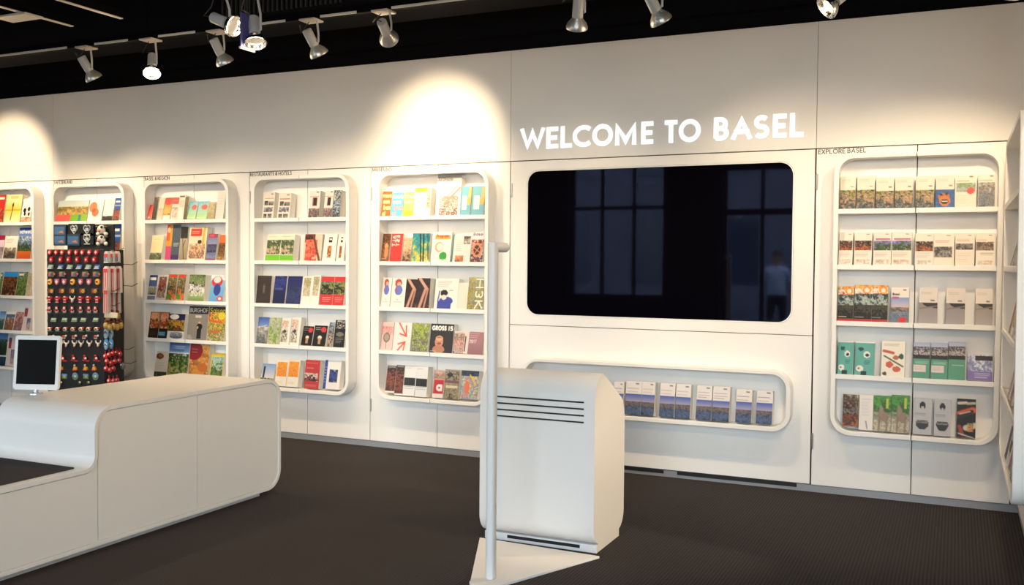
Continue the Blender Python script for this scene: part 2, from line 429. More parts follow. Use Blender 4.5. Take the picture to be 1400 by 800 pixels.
dd('pink_town', lambda c: c.p(0,0,1,1,'b8c0d8 c89088 886068 a8b0c0',26))
dd('navy_photos', lambda c: c.bg('d8d0d0').p(.05,.05,.45,.4,'384878 c04048',27).p(.5,.45,.95,.95,'586088 c8b0a8',28))
dd('alp_lake', lambda c: c.g(0,0,1,.3,'4878b8','88b0d8').p(0,.2,1,.7,'6890a8 305040 203828 587848',29).g(0,.72,1,1,'30586c','183848'))
# switzerland
dd('wide_panorama', lambda c: c.g(0,0,1,.5,'c8d8e0','e8e0c0').p(0,.3,1,.68,'c8c0a0 a08848 d0b070 88784c',31).r(0,.68,.47,1,'e87068').r(.47,.68,.72,1,'88c048').r(.72,.68,.8,1,'48a098').r(.8,.68,1,1,'98c050'))
dd('heart_white', lambda c: c.bg(W_).e(.3,.35,.28,.25,'d89068').e(.5,.6,.24,.2,'d08860').e(.38,.5,.12,.1,'b87050'))
dd('white_skyline', lambda c: c.bg('f0ece4').p(0,.78,1,1,'b0a8a0 484038 706050',33).n(.2,.1,.8,.25,2,'a0a0a0'))
dd('blue_town', lambda c: c.bg('3868b0').r(0,.3,1,.36,'a8c0e0').p(0,.5,1,1,'384878 b06850 304030',34).r(.1,.12,.8,.2,W_))
dd('plain_leaf', lambda c: c.bg('e8ddc8').n(.15,.1,.8,.9,9,'c8b8a0'))
# basel & region
dd('orange_plain', lambda c: c.bg('e8503a').r(.1,.8,.7,.9,'f8c0a0'))
dd('dark_wood', lambda c: c.p(0,0,1,1,'a09078 50483c 2c2820 706450',41,6))
dd('beige_pink', lambda c: c.bg('e8d8c0').p(0,.5,1,.8,'e0a090 e8d0b0 d8c0a0',42))
dd('red_gold', lambda c: c.bg('e8a040').e(.5,.15,.6,.18,'e04030').p(.1,.45,.9,.78,'a8a048 e8c860 685828',43).r(0,.8,1,1,W_))
dd('red_white', lambda c: c.bg('f0e0d0').r(0,0,1,.3,'e04838').p(.1,.45,1,.9,'786050 e8d8c8 c87868',44).n(.1,.1,.8,.2,1,W_))
dd('cream_purple', lambda c: c.bg('efe4d2').r(.05,.04,.8,.09,'6a3a6a').r(.2,.2,.9,.5,'d8d0c0').r(.15,.6,.8,.95,'f4eae0'))
dd('olive_block', lambda c: c.p(0,0,1,1,'8c8060 787050 6c6448',46,3))
dd('map_circle', lambda c: c.g(0,0,1,1,'68b8d0','b8e0a0').p(0,.05,1,.35,'58b8d8 80c8d8 68c0c0',47).e(.62,.33,.3,.13*1.2,'e84838').n(.1,.7,.8,.9,3,'88b870'))
dd('olive_flat', lambda c: c.bg('b8ac80').p(0,0,1,1,'c0b488 b0a478',48,2))
dd('pale_sheet', lambda c: c.bg('ece0d8').n(.1,.2,.9,.9,7,'c8b0b8'))
dd('cream_land', lambda c: c.bg('efe2b8').p(0,.72,1,1,'a0b0c0 707848 506030',50).n(.2,.12,.8,.2,1,'b0a080'))
dd('hand_orange', lambda c: c.bg('5c6e7c').r(0,0,.42,1,'e8a830').r(0,0,.22,.45,'e86830').r(0,.6,.42,1,'d85888').r(.42,.85,1,1,'5c4878').n(.55,.5,.95,.62,3,W_).e(.15,.15,.1,.08,'f8d0a0'))
dd('dark_leaves', lambda c: c.p(0,0,1,.35,'1c1a18 4c4840',52,6).g(0,.35,1,1,'c8b898','a89880').l(.3,.3,.6,.95,.08,'403830').l(.7,.4,.4,.6,.08,'303878'))
dd('house_drawing', lambda c: c.bg('efe0c8').r(.08,.06,.7,.28,'d84a30').n(.15,.12,.6,.22,2,'f0c0a0').p(.05,.5,.95,.95,'efe0c8 e0b890 a07860 e8d0b8',53,7).e(.62,.45,.12,.06,'48403c').l(.85,.05,.8,.5,.12,'e0c030'))
dd('castle_purple', lambda c: c.bg('b04868').r(.1,.03,.6,.12,'d86070').g(0,.16,1,.5,'8890b8','a8a8c8').p(0,.4,1,.7,'404060 606088 303048',54).p(0,.7,1,.92,'7880a8 9098b8',55))
dd('gold_dots', lambda c: c.p(0,.3,1,1,'c88838 503820 a07030 e0c080',56,8).r(0,0,1,.3,'e87830'))
dd('blue_boat', lambda c: c.g(0,0,1,.5,'283c78','5878b0').r(.1,.1,.8,.2,W_).p(0,.45,1,.8,'d8d8d0 a8a890 405068',57).r(0,.85,1,1,'8890a8'))
dd('market_photo', lambda c: c.bg('d8d4d8').p(.1,.06,.9,.9,'b0a8a8 806858 a03830 c8b8a0 383030',58))
dd('food_red_top', lambda c: c.p(0,0,1,1,'686050 b0a080 506038 e09060 d8c0a0',59).r(.1,.02,.9,.12,'e04838').e(.3,.85,.25,.1,'70a838').e(.8,.85,.2,.1,'e88048'))
dd('year_2017', lambda c: c.p(0,0,1,.4,'587048 90a068 384830',60).p(0,.35,1,.7,'282420 e8e4e0 383030',61).g(0,.68,1,1,'c8d0a0','78a050').t(.15,.62,.8,.18,'2017','f4f4e8'))
dd('balloon', lambda c: c.g(0,0,1,1,'98c8e8','68b0e0').p(0,0,1,.2,'f0f0f0 d8e0e8',62).e(.45,.25,.38,.2,'d83c30').e(.45,.18,.25,.12,'e8e0e0').e(.5,.55,.25,.22,'3850a8').e(.75,.88,.22,.1,'d86050').e(.75,.88,.1,.05,'f0f0f0'))
dd('brown_wine', lambda c: c.bg('3c2c20').p(.05,.02,.95,.35,'c86838 e8b088 603020',63).p(.05,.36,.95,.62,'e09048 a04828 e8c090',64).r(.1,.74,.8,.9,'4a3c30'))
dd('brown_wine_blue', lambda c: c.bg('3c2c20').p(.05,.02,.95,.35,'c86838 e8b088 603020',65).p(.05,.36,.95,.62,'e09048 a04828 e8c090',66).r(.05,.74,.8,.9,'3898b8').n(.1,.76,.7,.88,2,W_))
dd('night_cars', lambda c: c.g(0,0,1,.3,'283070','403868').e(.35,.12,.28,.1,W_).p(0,.25,1,.7,'603830 d0a040 4c5828 c03830',67).e(.55,.85,.4,.14,'8890a0').p(.2,.74,.9,.95,'b0b8c0 585c68',68))
dd('mag_burghof', lambda c: c.bg('9a938c').r(0,0,1,.22,'2e2c2c').t(.05,.05,.9,.13,'BURGHOF','d8d4cc',.13).r(.35,.27,.65,.34,'d8d0c4').e(.58,.5,.07,.06,'d8b090').r(.48,.56,.7,.95,'2a2626').e(.59,.6,.15,.1,'1c1a1a').e(.5,.62,.05,.04,'d0a888').n(.05,.9,.3,.98,2,'c8c4bc').r(.02,.85,.2,.95,'b8b4ac'), .0032)
dd('vegetables', lambda c: c.bg('3c3830').p(0,.15,1,1,'686058 d86828 d8c030 70883c c8b8a0 e0d038',69,6).r(0,0,1,.15,'302c28').t(.05,.03,.9,.15,'Saison','f0d838',.12).e(.75,.25,.2,.12,'e0d030').l(.1,.4,.8,.45,.1,'d86c38').l(.1,.75,.7,.7,.1,'d87040'), .0035)
dd('chestnut', lambda c: c.bg('d8ccc0').e(.3,.18,.3,.12,'7c4828').e(.35,.16,.15,.06,'a87048').p(0,.8,1,1,'707850 485038 989878',70).n(.1,.4,.8,.7,3,'c0b0a0'))
dd('village_land', lambda c: c.g(0,0,1,.28,'5878b8','98b8e0').r(0,.28,1,.31,W_).p(0,.31,1,.95,'c8d4e0 506838 386028 90a058 c8a878 587038',71,6).p(0,.88,1,1,'a8b830 889828',72).n(.15,.08,.8,.18,2,'c8d8f0'))
dd('red_circle_food', lambda c: c.bg('d0a058').p(0,0,1,1,'d8b880 e8a848 b87838 e8c890',73,4).e(.22,.2,.42,.26,'a81c28').n(.1,.12,.4,.28,2,'d8a0a0').e(.5,.8,.3,.14,'e8a038').e(.7,.65,.25,.12,'d88030'))
dd('yellow_frame', lambda c: c.bg('e8d038').p(.08,.14,.95,.82,'78b8d8 b8d0b8 587838 88a048',74).r(.15,.86,.7,.94,'506020'))
# restaurants & hotels
dd('floor_plan', lambda c: c.bg('efe8dc').r(.65,.06,.85,.09,'888').r(.15,.2,.9,.215,'d87078') if False else c.bg('efe8dc').r(.65,.06,.85,.1,'a09890').r(.1,.22,.95,.25,'d88888').p(.12,.33,.45,.5,'403838 989090',81,6).p(.5,.36,.95,.5,'b0a8a8 504848',82,6).p(.1,.56,.9,.76,'efe8dc a0a0b8 686070 efe8dc',83,6).p(.1,.82,.4,.98,'484040 a09898',84).p(.5,.82,.85,.98,'585050 b0a8a8',85))
dd('phone_leaf', lambda c: c.bg('f0eae2').r(.6,.04,.85,.08,'908880').r(0,.2,.9,.23,'e09090').r(.3,.25,.75,.56,'c86868').r(.38,.26,.72,.54,'2c2424').p(0,.64,1,.98,'d8d0d0 a08888 706060 c8c0c0',87))
dd('photo_slim', lambda c: c.p(0,0,1,1,'b0a898 485048 c8d0d0 6878a0 282c38 a8a090',88,4))
dd('green_house', lambda c: c.bg('f0ead8').p(.02,.2,.98,.76,'b8b8a0 406030 788858 d8c0a8 384828',89,5).r(0,.78,1,1,'88d030').n(.1,.06,.7,.12,1,'b0a890'))
dd('orange_lady', lambda c: c.bg('ecd8c4').p(.05,0,.6,.3,'8c3028 503028 c86850',91).p(.1,.2,.75,1,'e06040 f08868 d84830 f8c8a8',92,4).l(.5,.05,.9,.95,.12,'8c4838').n(.75,.2,.95,.7,5,'d8b8a0'))
dd('white_logo', lambda c: c.bg('f4f0ea').r(.35,.12,.65,.3,'24222a').r(.4,.17,.6,.22,W_).p(.32,.44,.62,.88,'d8a048 a85828 e8c890',94))
dd('dark_brown', lambda c: c.bg('4a3c34').r(.42,.3,.58,.65,'685850').n(.45,.35,.55,.6,4,'c8b8a8'))
dd('navy_night', lambda c: c.g(0,0,1,1,'26307c','1c2456').p(0,0,1,.5,'1c2458 384898 202a68',96,4).n(.1,.42,.8,.52,2,'8898c8'))
dd('navy_dark', lambda c: c.g(0,0,1,1,'243078','3a4478').p(0,.4,1,1,'2c3868 404c80 202a60',97,5))
dd('white_photo_top', lambda c: c.bg('f2eee8').p(.15,.05,.85,.7,'c8c0b0 b0a878 d8d0b8 b8b0a0',98,6))
dd('red_bird', lambda c: c.bg('d83c38').p(0,.18,1,.62,'586890 98a058 302820 a8b060',99,5).l(.1,.3,.9,.5,.12,'282420').n(.2,.7,.9,.9,3,'f4d0c8'))
dd('blue_building', lambda c: c.g(0,0,1,.5,'4870c0','98b0d8').p(0,.35,1,1,'d8dce0 b0a898 788088 606050',101,4).l(0,.4,.8,.3,.04,'e8e8e8'))
dd('green_slim', lambda c: c.p(0,0,1,1,'a8c068 c8c8b0 88b040 d0c8a8 98b850',102,4).r(.4,.15,.6,.6,'b8b8a8'))
dd('white_flower', lambda c: c.bg('f0ebe2').p(.05,.1,.7,.9,'f0ebe2 d8a890 f0e4d8 889078 e8c8b0',103,5).e(.4,.5,.18,.06,'485060'))
dd('black_beer', lambda c: c.bg('262020').e(.72,.2,.22,.13,'d84850').n(.1,.06,.5,.25,2,'e8e0d8').e(.5,.6,.16,.11,'e8c8a0').r(.4,.62,.6,.9,'c8a078').e(.5,.56,.12,.05,'f4ece0'))
dd('fashion_slim', lambda c: c.p(0,0,1,1,'88a8c0 a8b8c0 303438 d8b8a0 504840',105,4))
dd('black_sign', lambda c: c.bg('181414').p(.1,.02,1,.3,'d8d0c8 302c2c e8e0d8',106,6).e(.5,.52,.35,.08,'888078').n(.15,.62,.9,.85,4,'c8b8a8'))
dd('church_card', lambda c: c.g(0,0,1,.7,'88a8d8','d8d8e0').r(.12,.15,.26,.9,'303840').p(0,.75,1,1,'a8b098 686850 988878',107))
dd('orange_square', lambda c: c.bg('f2eadc').r(.06,.06,.94,.62,'f0a020').p(.06,.06,.94,.62,'f4a828 ec9818',108,10).n(.1,.8,.7,.9,2,'d8c8b0'))
dd('red_brochure', lambda c: c.bg('cc3830').p(0,.45,.9,.75,'b02820 e8d0c0 401818 d87060',109,5).n(.1,.06,.9,.16,1,'f0b0a0').n(.1,.24,.6,.32,1,'f4d0c8').n(.1,.85,.9,.95,2,'e8a090'))
dd('white_blue_bar', lambda c: c.bg('eeebe6').r(0,0,.18,1,'2c54a8').n(.03,.2,.12,.8,6,'d0d8e8').p(.32,.32,.82,.76,'98a8c8 303038 4058a8 282830 a8a098',110,5))
# museums
dd('mus_orange', lambda c: c.bg('ee7a28').t(.04,.06,.92,.2,'mus','fbe9b0',.2).t(.1,.3,.7,.2,'een','fbe9b0',.2).t(.2,.54,.76,.2,'bas','fbe9b0',.2).t(.15,.78,.3,.2,'el','fbe9b0',.2), .003)
dd('mus_blue', lambda c: c.bg('6cc0e8').t(.04,.06,.92,.2,'mus','f8d8a8',.2).t(.1,.3,.7,.2,'een','f0c8c0',.2).t(.2,.54,.76,.2,'bas','f0a8a0',.2).t(.15,.78,.3,.2,'el','f0b8a8',.2), .003)
dd('mus_yellow', lambda c: c.bg('f4e070').t(.04,.06,.92,.2,'mus','b8e0d8',.2).t(.1,.3,.7,.2,'een','f4f0d0',.2).t(.2,.54,.76,.2,'bas','f8a888',.2).r(0,.8,1,1,'f2dc30'), .003)
dd('white_sheets', lambda c: c.bg('f8f2e8').p(0,0,.75,.16,'e8a830 f0c850 e88838',123,3).n(.15,.25,.6,.4,2,'c8b8a0').n(.1,.55,.6,.62,1,'d0c8c0').p(.75,.02,.95,.75,'e8b878 f8e8c8 e89868 f4e0c0',124,6))
dd('art_inside', lambda c: c.bg('f6efe6').r(0,0,1,.14,'bcb4b0').t(.04,.03,.6,.1,'Artinside','3a3632',.11).p(.15,.5,.9,1,'f0e4dc c89888 e8d0c8 8c6860 f0e0d8',125,6).l(.3,.62,.85,.25,.05,'d8a898').l(.35,.7,.95,.3,.08,'d0a090').l(.55,.35,.8,.2,.02,'b8b0b0').n(.15,.78,.55,.88,2,'fbf6f0'), .003)
dd('teal_cross', lambda c: c.bg('78bccc').r(.15,.32,.6,.8,'f6f2ea').r(.55,.1,.85,.4,'78bccc').r(.6,.4,1,.62,'e8b860').r(.75,.05,1,.4,'ecc070').n(.22,.45,.45,.7,5,'a8b8b8'))
dd('brown_nude', lambda c: c.p(0,0,1,1,'8c6030 5c3820 a87040 6c4828',131,4).e(.55,.45,.2,.12,'e0a878').e(.6,.68,.25,.2,'d89868').l(.8,.1,.45,.35,.1,'7c4c20').n(.1,.85,.7,.95,1,W_))
dd('red_words', lambda c: c.bg('d4453c').t(.08,.06,.3,.4,'ALT','f4e8e0',.2,True).t(.42,.06,.3,.4,'EST','f4e8e0',.2,True).l(0,.62,1,.62,.01,'b03830'), .0032)
dd('old_portrait', lambda c: c.bg('e8b890').p(0,.1,1,.55,'d89878 e8c0a0 c07858',133,3).e(.5,.3,.3,.17,'e8b898').p(0,.6,1,1,'8c6848 c8a888 584030 d0b090',134,4))
dd('forest_lines', lambda c: c.p(0,0,1,1,'1c88a0 2898a8 58b098 c8c860 e8d898',135,4,.4).l(.42,0,.55,1,.07,'181c1c').l(.62,0,.68,1,.08,'1c2020').l(.85,0,.95,.9,.06,'485040'))
dd('programm', lambda c: c.bg('f8f2e6').r(.15,.1,.85,.24,'f0a828').r(.2,.16,.95,.25,'f0b848').t(.22,.08,.7,.11,'Programm','c03828',.14).e(.38,.5,.22,.17,'e0b890').e(.42,.5,.15,.12,'f8f0e0').e(.62,.8,.2,.14,'38b050').r(.5,.9,.8,.93,'a8d8a8'), .0035)
dd('white_notes', lambda c: c.bg('ece6e0').r(0,0,.08,1,'389898').p(.6,.05,.95,.35,'a8a098 686058 d0c8c0',137,4).p(.2,.76,.65,.98,'e8a878 b05838',138,3).n(.2,.2,.55,.6,6,'c0b8b8'))
dd('wheel', lambda c: c.bg('f0eae8').t(.1,.03,.8,.1,'Basel','686088',.14).p(0,.26,1,1,'483848 c87058 d8c0b8 584858 a84838',139,5).e(.48,.6,.38,.24,'e09868').e(.48,.6,.26,.16,'583838').l(.15,.5,.8,.7,.06,'e0a070').l(.75,.45,.25,.75,.06,'e0a070'))
dd('comic_woman', lambda c: c.bg('f2ece6').e(.45,.18,.25,.14,'c84838').e(.5,.24,.14,.1,'e8b8a0').e(.5,.42,.28,.17,'7888d8').l(.25,.1,.4,.5,.07,'c06048').r(.2,.8,.8,.82,'c8c0b8').l(.4,.72,.5,.75,.02,'302828'))
dd('brown_legs', lambda c: c.p(0,0,1,1,'4c2c24 38201c 603830',142,3).l(.2,.02,.75,.35,.2,'e0b098').l(.7,.3,.25,.98,.2,'d8a48c').l(.85,.35,.6,.98,.12,'c89880'))
dd('camera_man', lambda c: c.bg('f4f0ea').n(.1,.06,.75,.3,4,'a8a8b0').e(.4,.5,.22,.16,'f4ece4').e(.4,.48,.16,.11,'2a2830').l(.2,.42,.15,.75,.05,'3048a8').r(.12,.74,.72,1,'4858b8').e(.5,.74,.3,.14,'4858b8').e(.4,.62,.12,.08,'f0e4dc').n(.62,.35,.78,.42,1,'303030'))
dd('blank_page', lambda c: c.bg('efe6da'))
dd('h3k', lambda c: c.bg('b8a848').p(0,0,1,1,'c8b848 98a8a0 b8a840 888c88 d8c850',145,5).t(.45,.02,.5,.96,'H3K','f2f0e4',.16,True), .0032)
dd('pink_plate', lambda c: c.bg('f0cfc8').p(0,.15,1,.45,'e88880 f0b0a8 e8c0b8',151,3).e(.45,.55,.3,.18,'988878').e(.45,.55,.2,.12,'b8a898').l(.45,.7,.45,.95,.05,'908070'))
dd('red_arrows', lambda c: c.bg('f6e8e2').l(.25,0,.72,.48,.07,'e85030').l(.72,.48,.35,.4,.07,'e85030').l(.72,.48,.68,.12,.07,'e85030').l(.68,.68,.3,.98,.08,'e86038').l(.68,.68,.3,.76,.07,'e86038').l(.68,.68,.62,.98,.07,'e86038'))
dd('green_city', lambda c: c.p(0,0,1,1,'c8c8b8 98a850 b8c850 787868 a8a890 68703c',153,5))
dd('mag_black_face', lambda c: c.bg('3a3432').t(.05,.06,.62,.17,'GROSS','fbf8f2',.24).t(.76,.06,.2,.17,'iS','fbf8f2',.24).e(.4,.62,.18,.2,'d8a080').e(.4,.5,.16,.09,'e8b898').e(.4,.68,.1,.04,'b06858').e(.4,.88,.26,.14,'c89070').n(.05,.92,.3,.97,1,'d0ccc8').e(.4,.47,.12,.03,'c08868'), .003)
dd('photo_strip', lambda c: c.bg('e8dcd4').p(0,.1,.7,1,'d8c0b0 988880 d8a090 c8c0c0 706868',155,6).r(.74,.2,.84,.9,'404450').n(.1,.02,.6,.1,1,'a09898'))
dd('pink_agenda', lambda c: c.bg('b88890').n(.05,.05,.7,.3,3,'e8d0d4').t(.05,.36,.45,.14,'2017','f0dce0').g(0,.55,1,1,'b08890','a87880'))
dd('dark_face', lambda c: c.bg('3c3430').p(0,.1,1,.95,'4c4038 281c18 a86040 583020 8c5038',161,4).r(.1,.02,.9,.08,'a09890').r(0,.95,1,1,W_))
dd('white_black_band', lambda c: c.bg('ecebea').n(.08,.05,.6,.1,1,'888').p(.02,.4,.98,.62,'34322e 44423e',162,6) if False else c.bg('ecebea').n(.08,.05,.6,.1,1,'888888').r(.04,.4,.96,.66,'383634').n(.1,.66,.95,.78,2,'585654').r(.5,.42,.92,.64,'2c2a28'))
dd('red_letter', lambda c: c.bg('d8a898').p(0,0,1,.3,'d8b8a8 a88870',163,3).r(.1,.35,.95,.85,'c83838').t(.3,.42,.55,.34,'a','f4ecec',.24).r(0,.85,1,1,'f0dcd8'))
dd('grey_facade', lambda c: c.bg('a8a090').p(0,.05,1,1,'c0b8a8 686058 b8a880 989080 504840',164,6).r(0,.38,1,.46,'8c6070').e(.35,.18,.2,.08,'484038').r(.1,.55,.9,.62,'e0d8b8'))
dd('bright_paint', lambda c: c.p(0,0,1,.25,'303c50 48586c',165,4).p(0,.2,1,1,'e8d060 68b8d8 f09878 58b0d8 f0d048 78c0e0',166,4,.9).e(.35,.6,.16,.22,'f08860').l(.5,.15,.85,.5,.06,'f0d050'))
# explore
dd('garden', lambda c: c.bg('f0e7da').n(.12,.08,.7,.2,2,'c8bcb0').r(.7,.3,.88,.34,'b09890').p(0,.43,1,1,'4c6430 88945c d0a890 7c7c6c 485c70 7c98b0',171,5))
dd('mask', lambda c: c.bg('ece4da').n(.12,.08,.7,.2,2,'c8bcb0').r(.7,.3,.88,.34,'b09890').p(0,.43,1,1,'3878b8 2868a8 4888c0',172,4).e(.45,.66,.32,.11,'c87838').e(.5,.8,.3,.16,'d08848').e(.5,.82,.2,.08,'3c2018').r(.35,.8,.65,.83,'f0e8d8').e(.3,.6,.08,.04,'201810').e(.6,.58,.08,.04,'201810'))
dd('city_red_dot', lambda c: c.bg('f0e6da').r(.68,.04,.85,.08,'988880').n(.1,.16,.7,.22,1,'d86868').p(.05,.26,.98,.54,'b8c8d0 88a868 a8b8b8 c8a898',173,5).e(.75,.5,.18,.1,'e03c34').n(.1,.62,.85,.9,5,'d8ccc0'))
dd('river_view', lambda c: c.bg('f0e6da').r(.68,.04,.88,.08,'988880').n(.08,.16,.85,.22,1,'c85858').p(.02,.26,.98,1,'b8c8d8 a89888 687078 889098 505058',174,6).l(.1,.9,.6,.5,.08,'6888b0'))
dd('people_strip', lambda c: c.bg('f2e9de').r(.68,.06,.86,.09,'a09088').p(.02,.26,.98,.55,'c8b0a0 3c3030 685048 c87848 241c1c',175,6).n(.08,.6,.85,.76,3,'a8a0a0').p(.1,.84,.9,.97,'d8c8c0 e8dcd0',176,2))
dd('purple_strip', lambda c: c.bg('f2e9de').r(.68,.06,.86,.09,'a09088').r(.1,.2,.95,.24,'c868a8').p(.02,.26,.98,.55,'a8b0e0 9080c8 587848 485040 90a868',177,5).n(.08,.6,.85,.76,3,'a8a0b0').p(.1,.84,.9,.97,'d8c8c0 e8dcd0',178,2))
dd('grey_strip', lambda c: c.bg('f2e9de').r(.62,.06,.8,.09,'a09088').n(.08,.22,.8,.3,2,'c86868').p(.02,.42,.92,.74,'c8c4c0 585450 a8a4a0 403c3c',179,5).r(.9,.42,1,.98,'efe4d6'))
dd('bridge_strip', lambda c: c.bg('f2e9de').r(.68,.06,.86,.09,'a09088').n(.08,.18,.8,.26,2,'c07878').p(.02,.32,.95,.52,'585050 a09890 403838 c0b8b0',180,6).n(.08,.6,.85,.9,5,'dccfc4'))
dd('crowd_strip', lambda c: c.bg('f2e9de').r(.68,.06,.86,.09,'a09088').n(.08,.18,.6,.24,1,'d05858').p(.02,.28,.95,.54,'c8c0b0 604840 a08878 302420',181,6).n(.25,.6,.95,.68,2,'808080').p(.1,.84,.9,.97,'d8c8c0 e8dcd0',182,2))
dd('tram_red', lambda c: c.bg('1c1614').p(0,0,1,.24,'e05030 f0b848 f0e8e0 d84028',183,4).e(.7,.14,.26,.1,'f0a838').e(.7,.14,.15,.06,'f4ece0').p(0,.24,1,.55,'90a4a4 384848 b8c4bc 485454',184,4).p(0,.55,1,.9,'302c26 5c5648 1c1816 443c30',185,6).n(.05,.84,.6,.9,1,W_).r(0,.93,1,1,'c83c38'))
dd('city_card', lambda c: c.bg('f0e9e2').r(.65,.06,.85,.09,'a09890').t(.08,.16,.4,.07,'Basel','585048').r(.08,.26,.42,.33,'d85890').g(0,.28,1,.58,'88a8e0','d8c8c8').p(0,.56,1,.72,'c89878 687078 a08878',186,5).p(0,.7,1,1,'98a0b0 788898 8890a0',187,4).r(.08,.26,.42,.32,'d06898').e(.65,.92,.2,.09,'e03840'))
dd('grey_curve', lambda c: c.bg('e9e0d8').n(.12,.08,.7,.2,2,'b8aca4').r(.62,.34,.82,.38,'888078').g(0,.42,1,1,'a09890','b8b0b4').e(1.0,.36,.9,.2,'282220').r(0,.1,1,.42,'e9e0d8') .n(.12,.1,.7,.2,2,'b8aca4').r(.62,.34,.82,.38,'888078').l(.0,.58,1,.5,.08,'8c8480'))
dd('teal_figures', lambda c: c.bg('70b8ae').r(0,0,1,.03,W_).e(.3,.22,.14,.06,'306860').e(.6,.38,.18,.1,'e8e8e0').e(.62,.4,.1,.05,'303838').n(.5,.55,.8,.68,3,'306058').e(.25,.8,.2,.09,'e8ece4').r(.3,.88,.6,1,'284840').e(.2,.8,.06,.03,'c05048'))
dd('tools_white', lambda c: c.bg('f2ece0').n(.1,.06,.8,.14,2,'a8a0a0').l(.1,.28,.5,.33,.13,'c86848').l(.12,.42,.92,.7,.07,'506c38').e(.62,.46,.14,.06,'c87858').e(.85,.42,.11,.08,'406860').e(.35,.66,.16,.09,'d86848').e(.65,.78,.18,.08,'d87050').e(.15,.92,.1,.05,'685848'))
dd('green_phantom', lambda c: c.g(0,0,1,.3,'b0b8d8','d8dce8').p(0,.12,1,.38,'b8b8c8 484048 c8c0c0 605860',191,6).r(0,.36,1,.46,'282a2c').r(0,.46,1,1,'68aa92').n(.15,.5,.95,.6,2,'d8ece4').r(.02,.62,.75,.82,'e4dcd8').n(.08,.66,.6,.78,2,'c87888'))
dd('green_phantom_bare', lambda c: c.g(0,0,1,.3,'b0b8d8','d8dce8').p(0,.12,1,.38,'b8b8c8 484048 c8c0c0 605860',192,6).r(0,.36,1,.46,'282a2c').r(0,.46,1,1,'68aa92').n(.25,.56,.95,.66,1,'d8ece4'))
dd('purple_clouds', lambda c: c.p(0,0,1,.65,'b8c0e0 d8dcec 8890c0 c8d0e8',193,5).r(.3,.04,1,.24,'2a2c30').r(0,.65,1,1,'8c80c0').t(.3,.66,.65,.13,'ECLIPSE','e4e4f4').t(.3,.82,.65,.13,'PHANTOM','e4e4f4') if False else c.p(0,0,1,.65,'b8c0e0 d8dcec 8890c0 c8d0e8',193,5).r(.3,.04,1,.24,'2a2c30').r(0,.65,1,1,'8c80c0').n(.3,.68,.95,.92,3,'e4e4f4'))
dd('toy_photo', lambda c: c.p(0,0,1,.3,'c8b8a0 605040 908870',194,4).p(0,.25,1,.6,'e08030 503020 8c8478 282020',195,4).p(0,.6,1,1,'201816 a05838 583828 c87848 181210',196,4))
dd('white_lines', lambda c: c.bg('ebe6e0').n(.15,.1,.85,.6,9,'b8c4cc').l(.5,.75,.6,.95,.06,'485058'))
dd('giraffe', lambda c: c.p(0,0,1,.5,'489038 60a848 386c28 78b050',197,4).p(0,.45,1,1,'58883c a8a090 c8c0a8 888070',198,4).e(.45,.5,.16,.2,'a08c78').l(.42,.3,.5,.6,.14,'a89480').e(.65,.6,.22,.14,'a08c78').l(.35,.6,.32,.98,.1,'98846c').l(.78,.6,.76,.98,.1,'98846c').r(.7,.08,.85,.35,'c8d050'))
dd('grey_bear', lambda c: c.bg('c6c6ca').e(.5,.2,.17,.1,'181818').e(.5,.26,.06,.04,'c6c6ca').n(.1,.4,.7,.5,2,'909094').l(0,.58,1,.58,.01,'e8e8e8').e(.5,.68,.36,.19,'3c3a38').r(.1,.48,.9,.64,'c6c6ca').p(.2,.6,.8,.7,'3c3a38 a09c98',199,6).n(.1,.4,.7,.5,2,'909094'))
dd('black_tickets', lambda c: c.bg('1e1815').l(.1,.12,.5,.1,.16,'d8d0c0').l(.55,.12,.95,.1,.14,'c8c0b0').l(.05,.42,.85,.28,.34,'e07040').l(.1,.45,.8,.32,.2,'2c2a28').l(.15,.4,.7,.32,.05,'e8e0d8').l(.5,.75,.95,.68,.32,'d8d0b8').p(.55,.62,.9,.84,'80a050 d8a070 603828',201,4).l(.15,.72,.3,.92,.2,'b05028').l(.1,.9,.9,1,.05,'e8e4e0'))
dd('river_leaflet', lambda c: c.bg('eee8e4').r(.62,.06,.82,.1,'989098').n(.08,.17,.85,.26,1,'484868').n(.08,.27,.8,.36,1,'b04870').g(0,.38,1,.64,'5470c0','c0b8cc').p(0,.6,1,.76,'58607c 8c7c78 485470',205,7).p(0,.74,1,1,'4c5c78 687898 3c4c68',206,6))
dd('river_leaflet_tall', lambda c: c.bg('eee8e4').r(.62,.05,.82,.09,'989098').n(.08,.17,.85,.25,1,'583060').n(.08,.24,.9,.32,1,'a83868').n(.08,.31,.7,.39,1,'a04068').g(0,.42,1,.64,'5470c0','c0b8cc').p(0,.6,1,.76,'58607c 8c7c78 485470',207,7).p(0,.74,1,1,'4c5c78 687898 3c4c68',208,6))

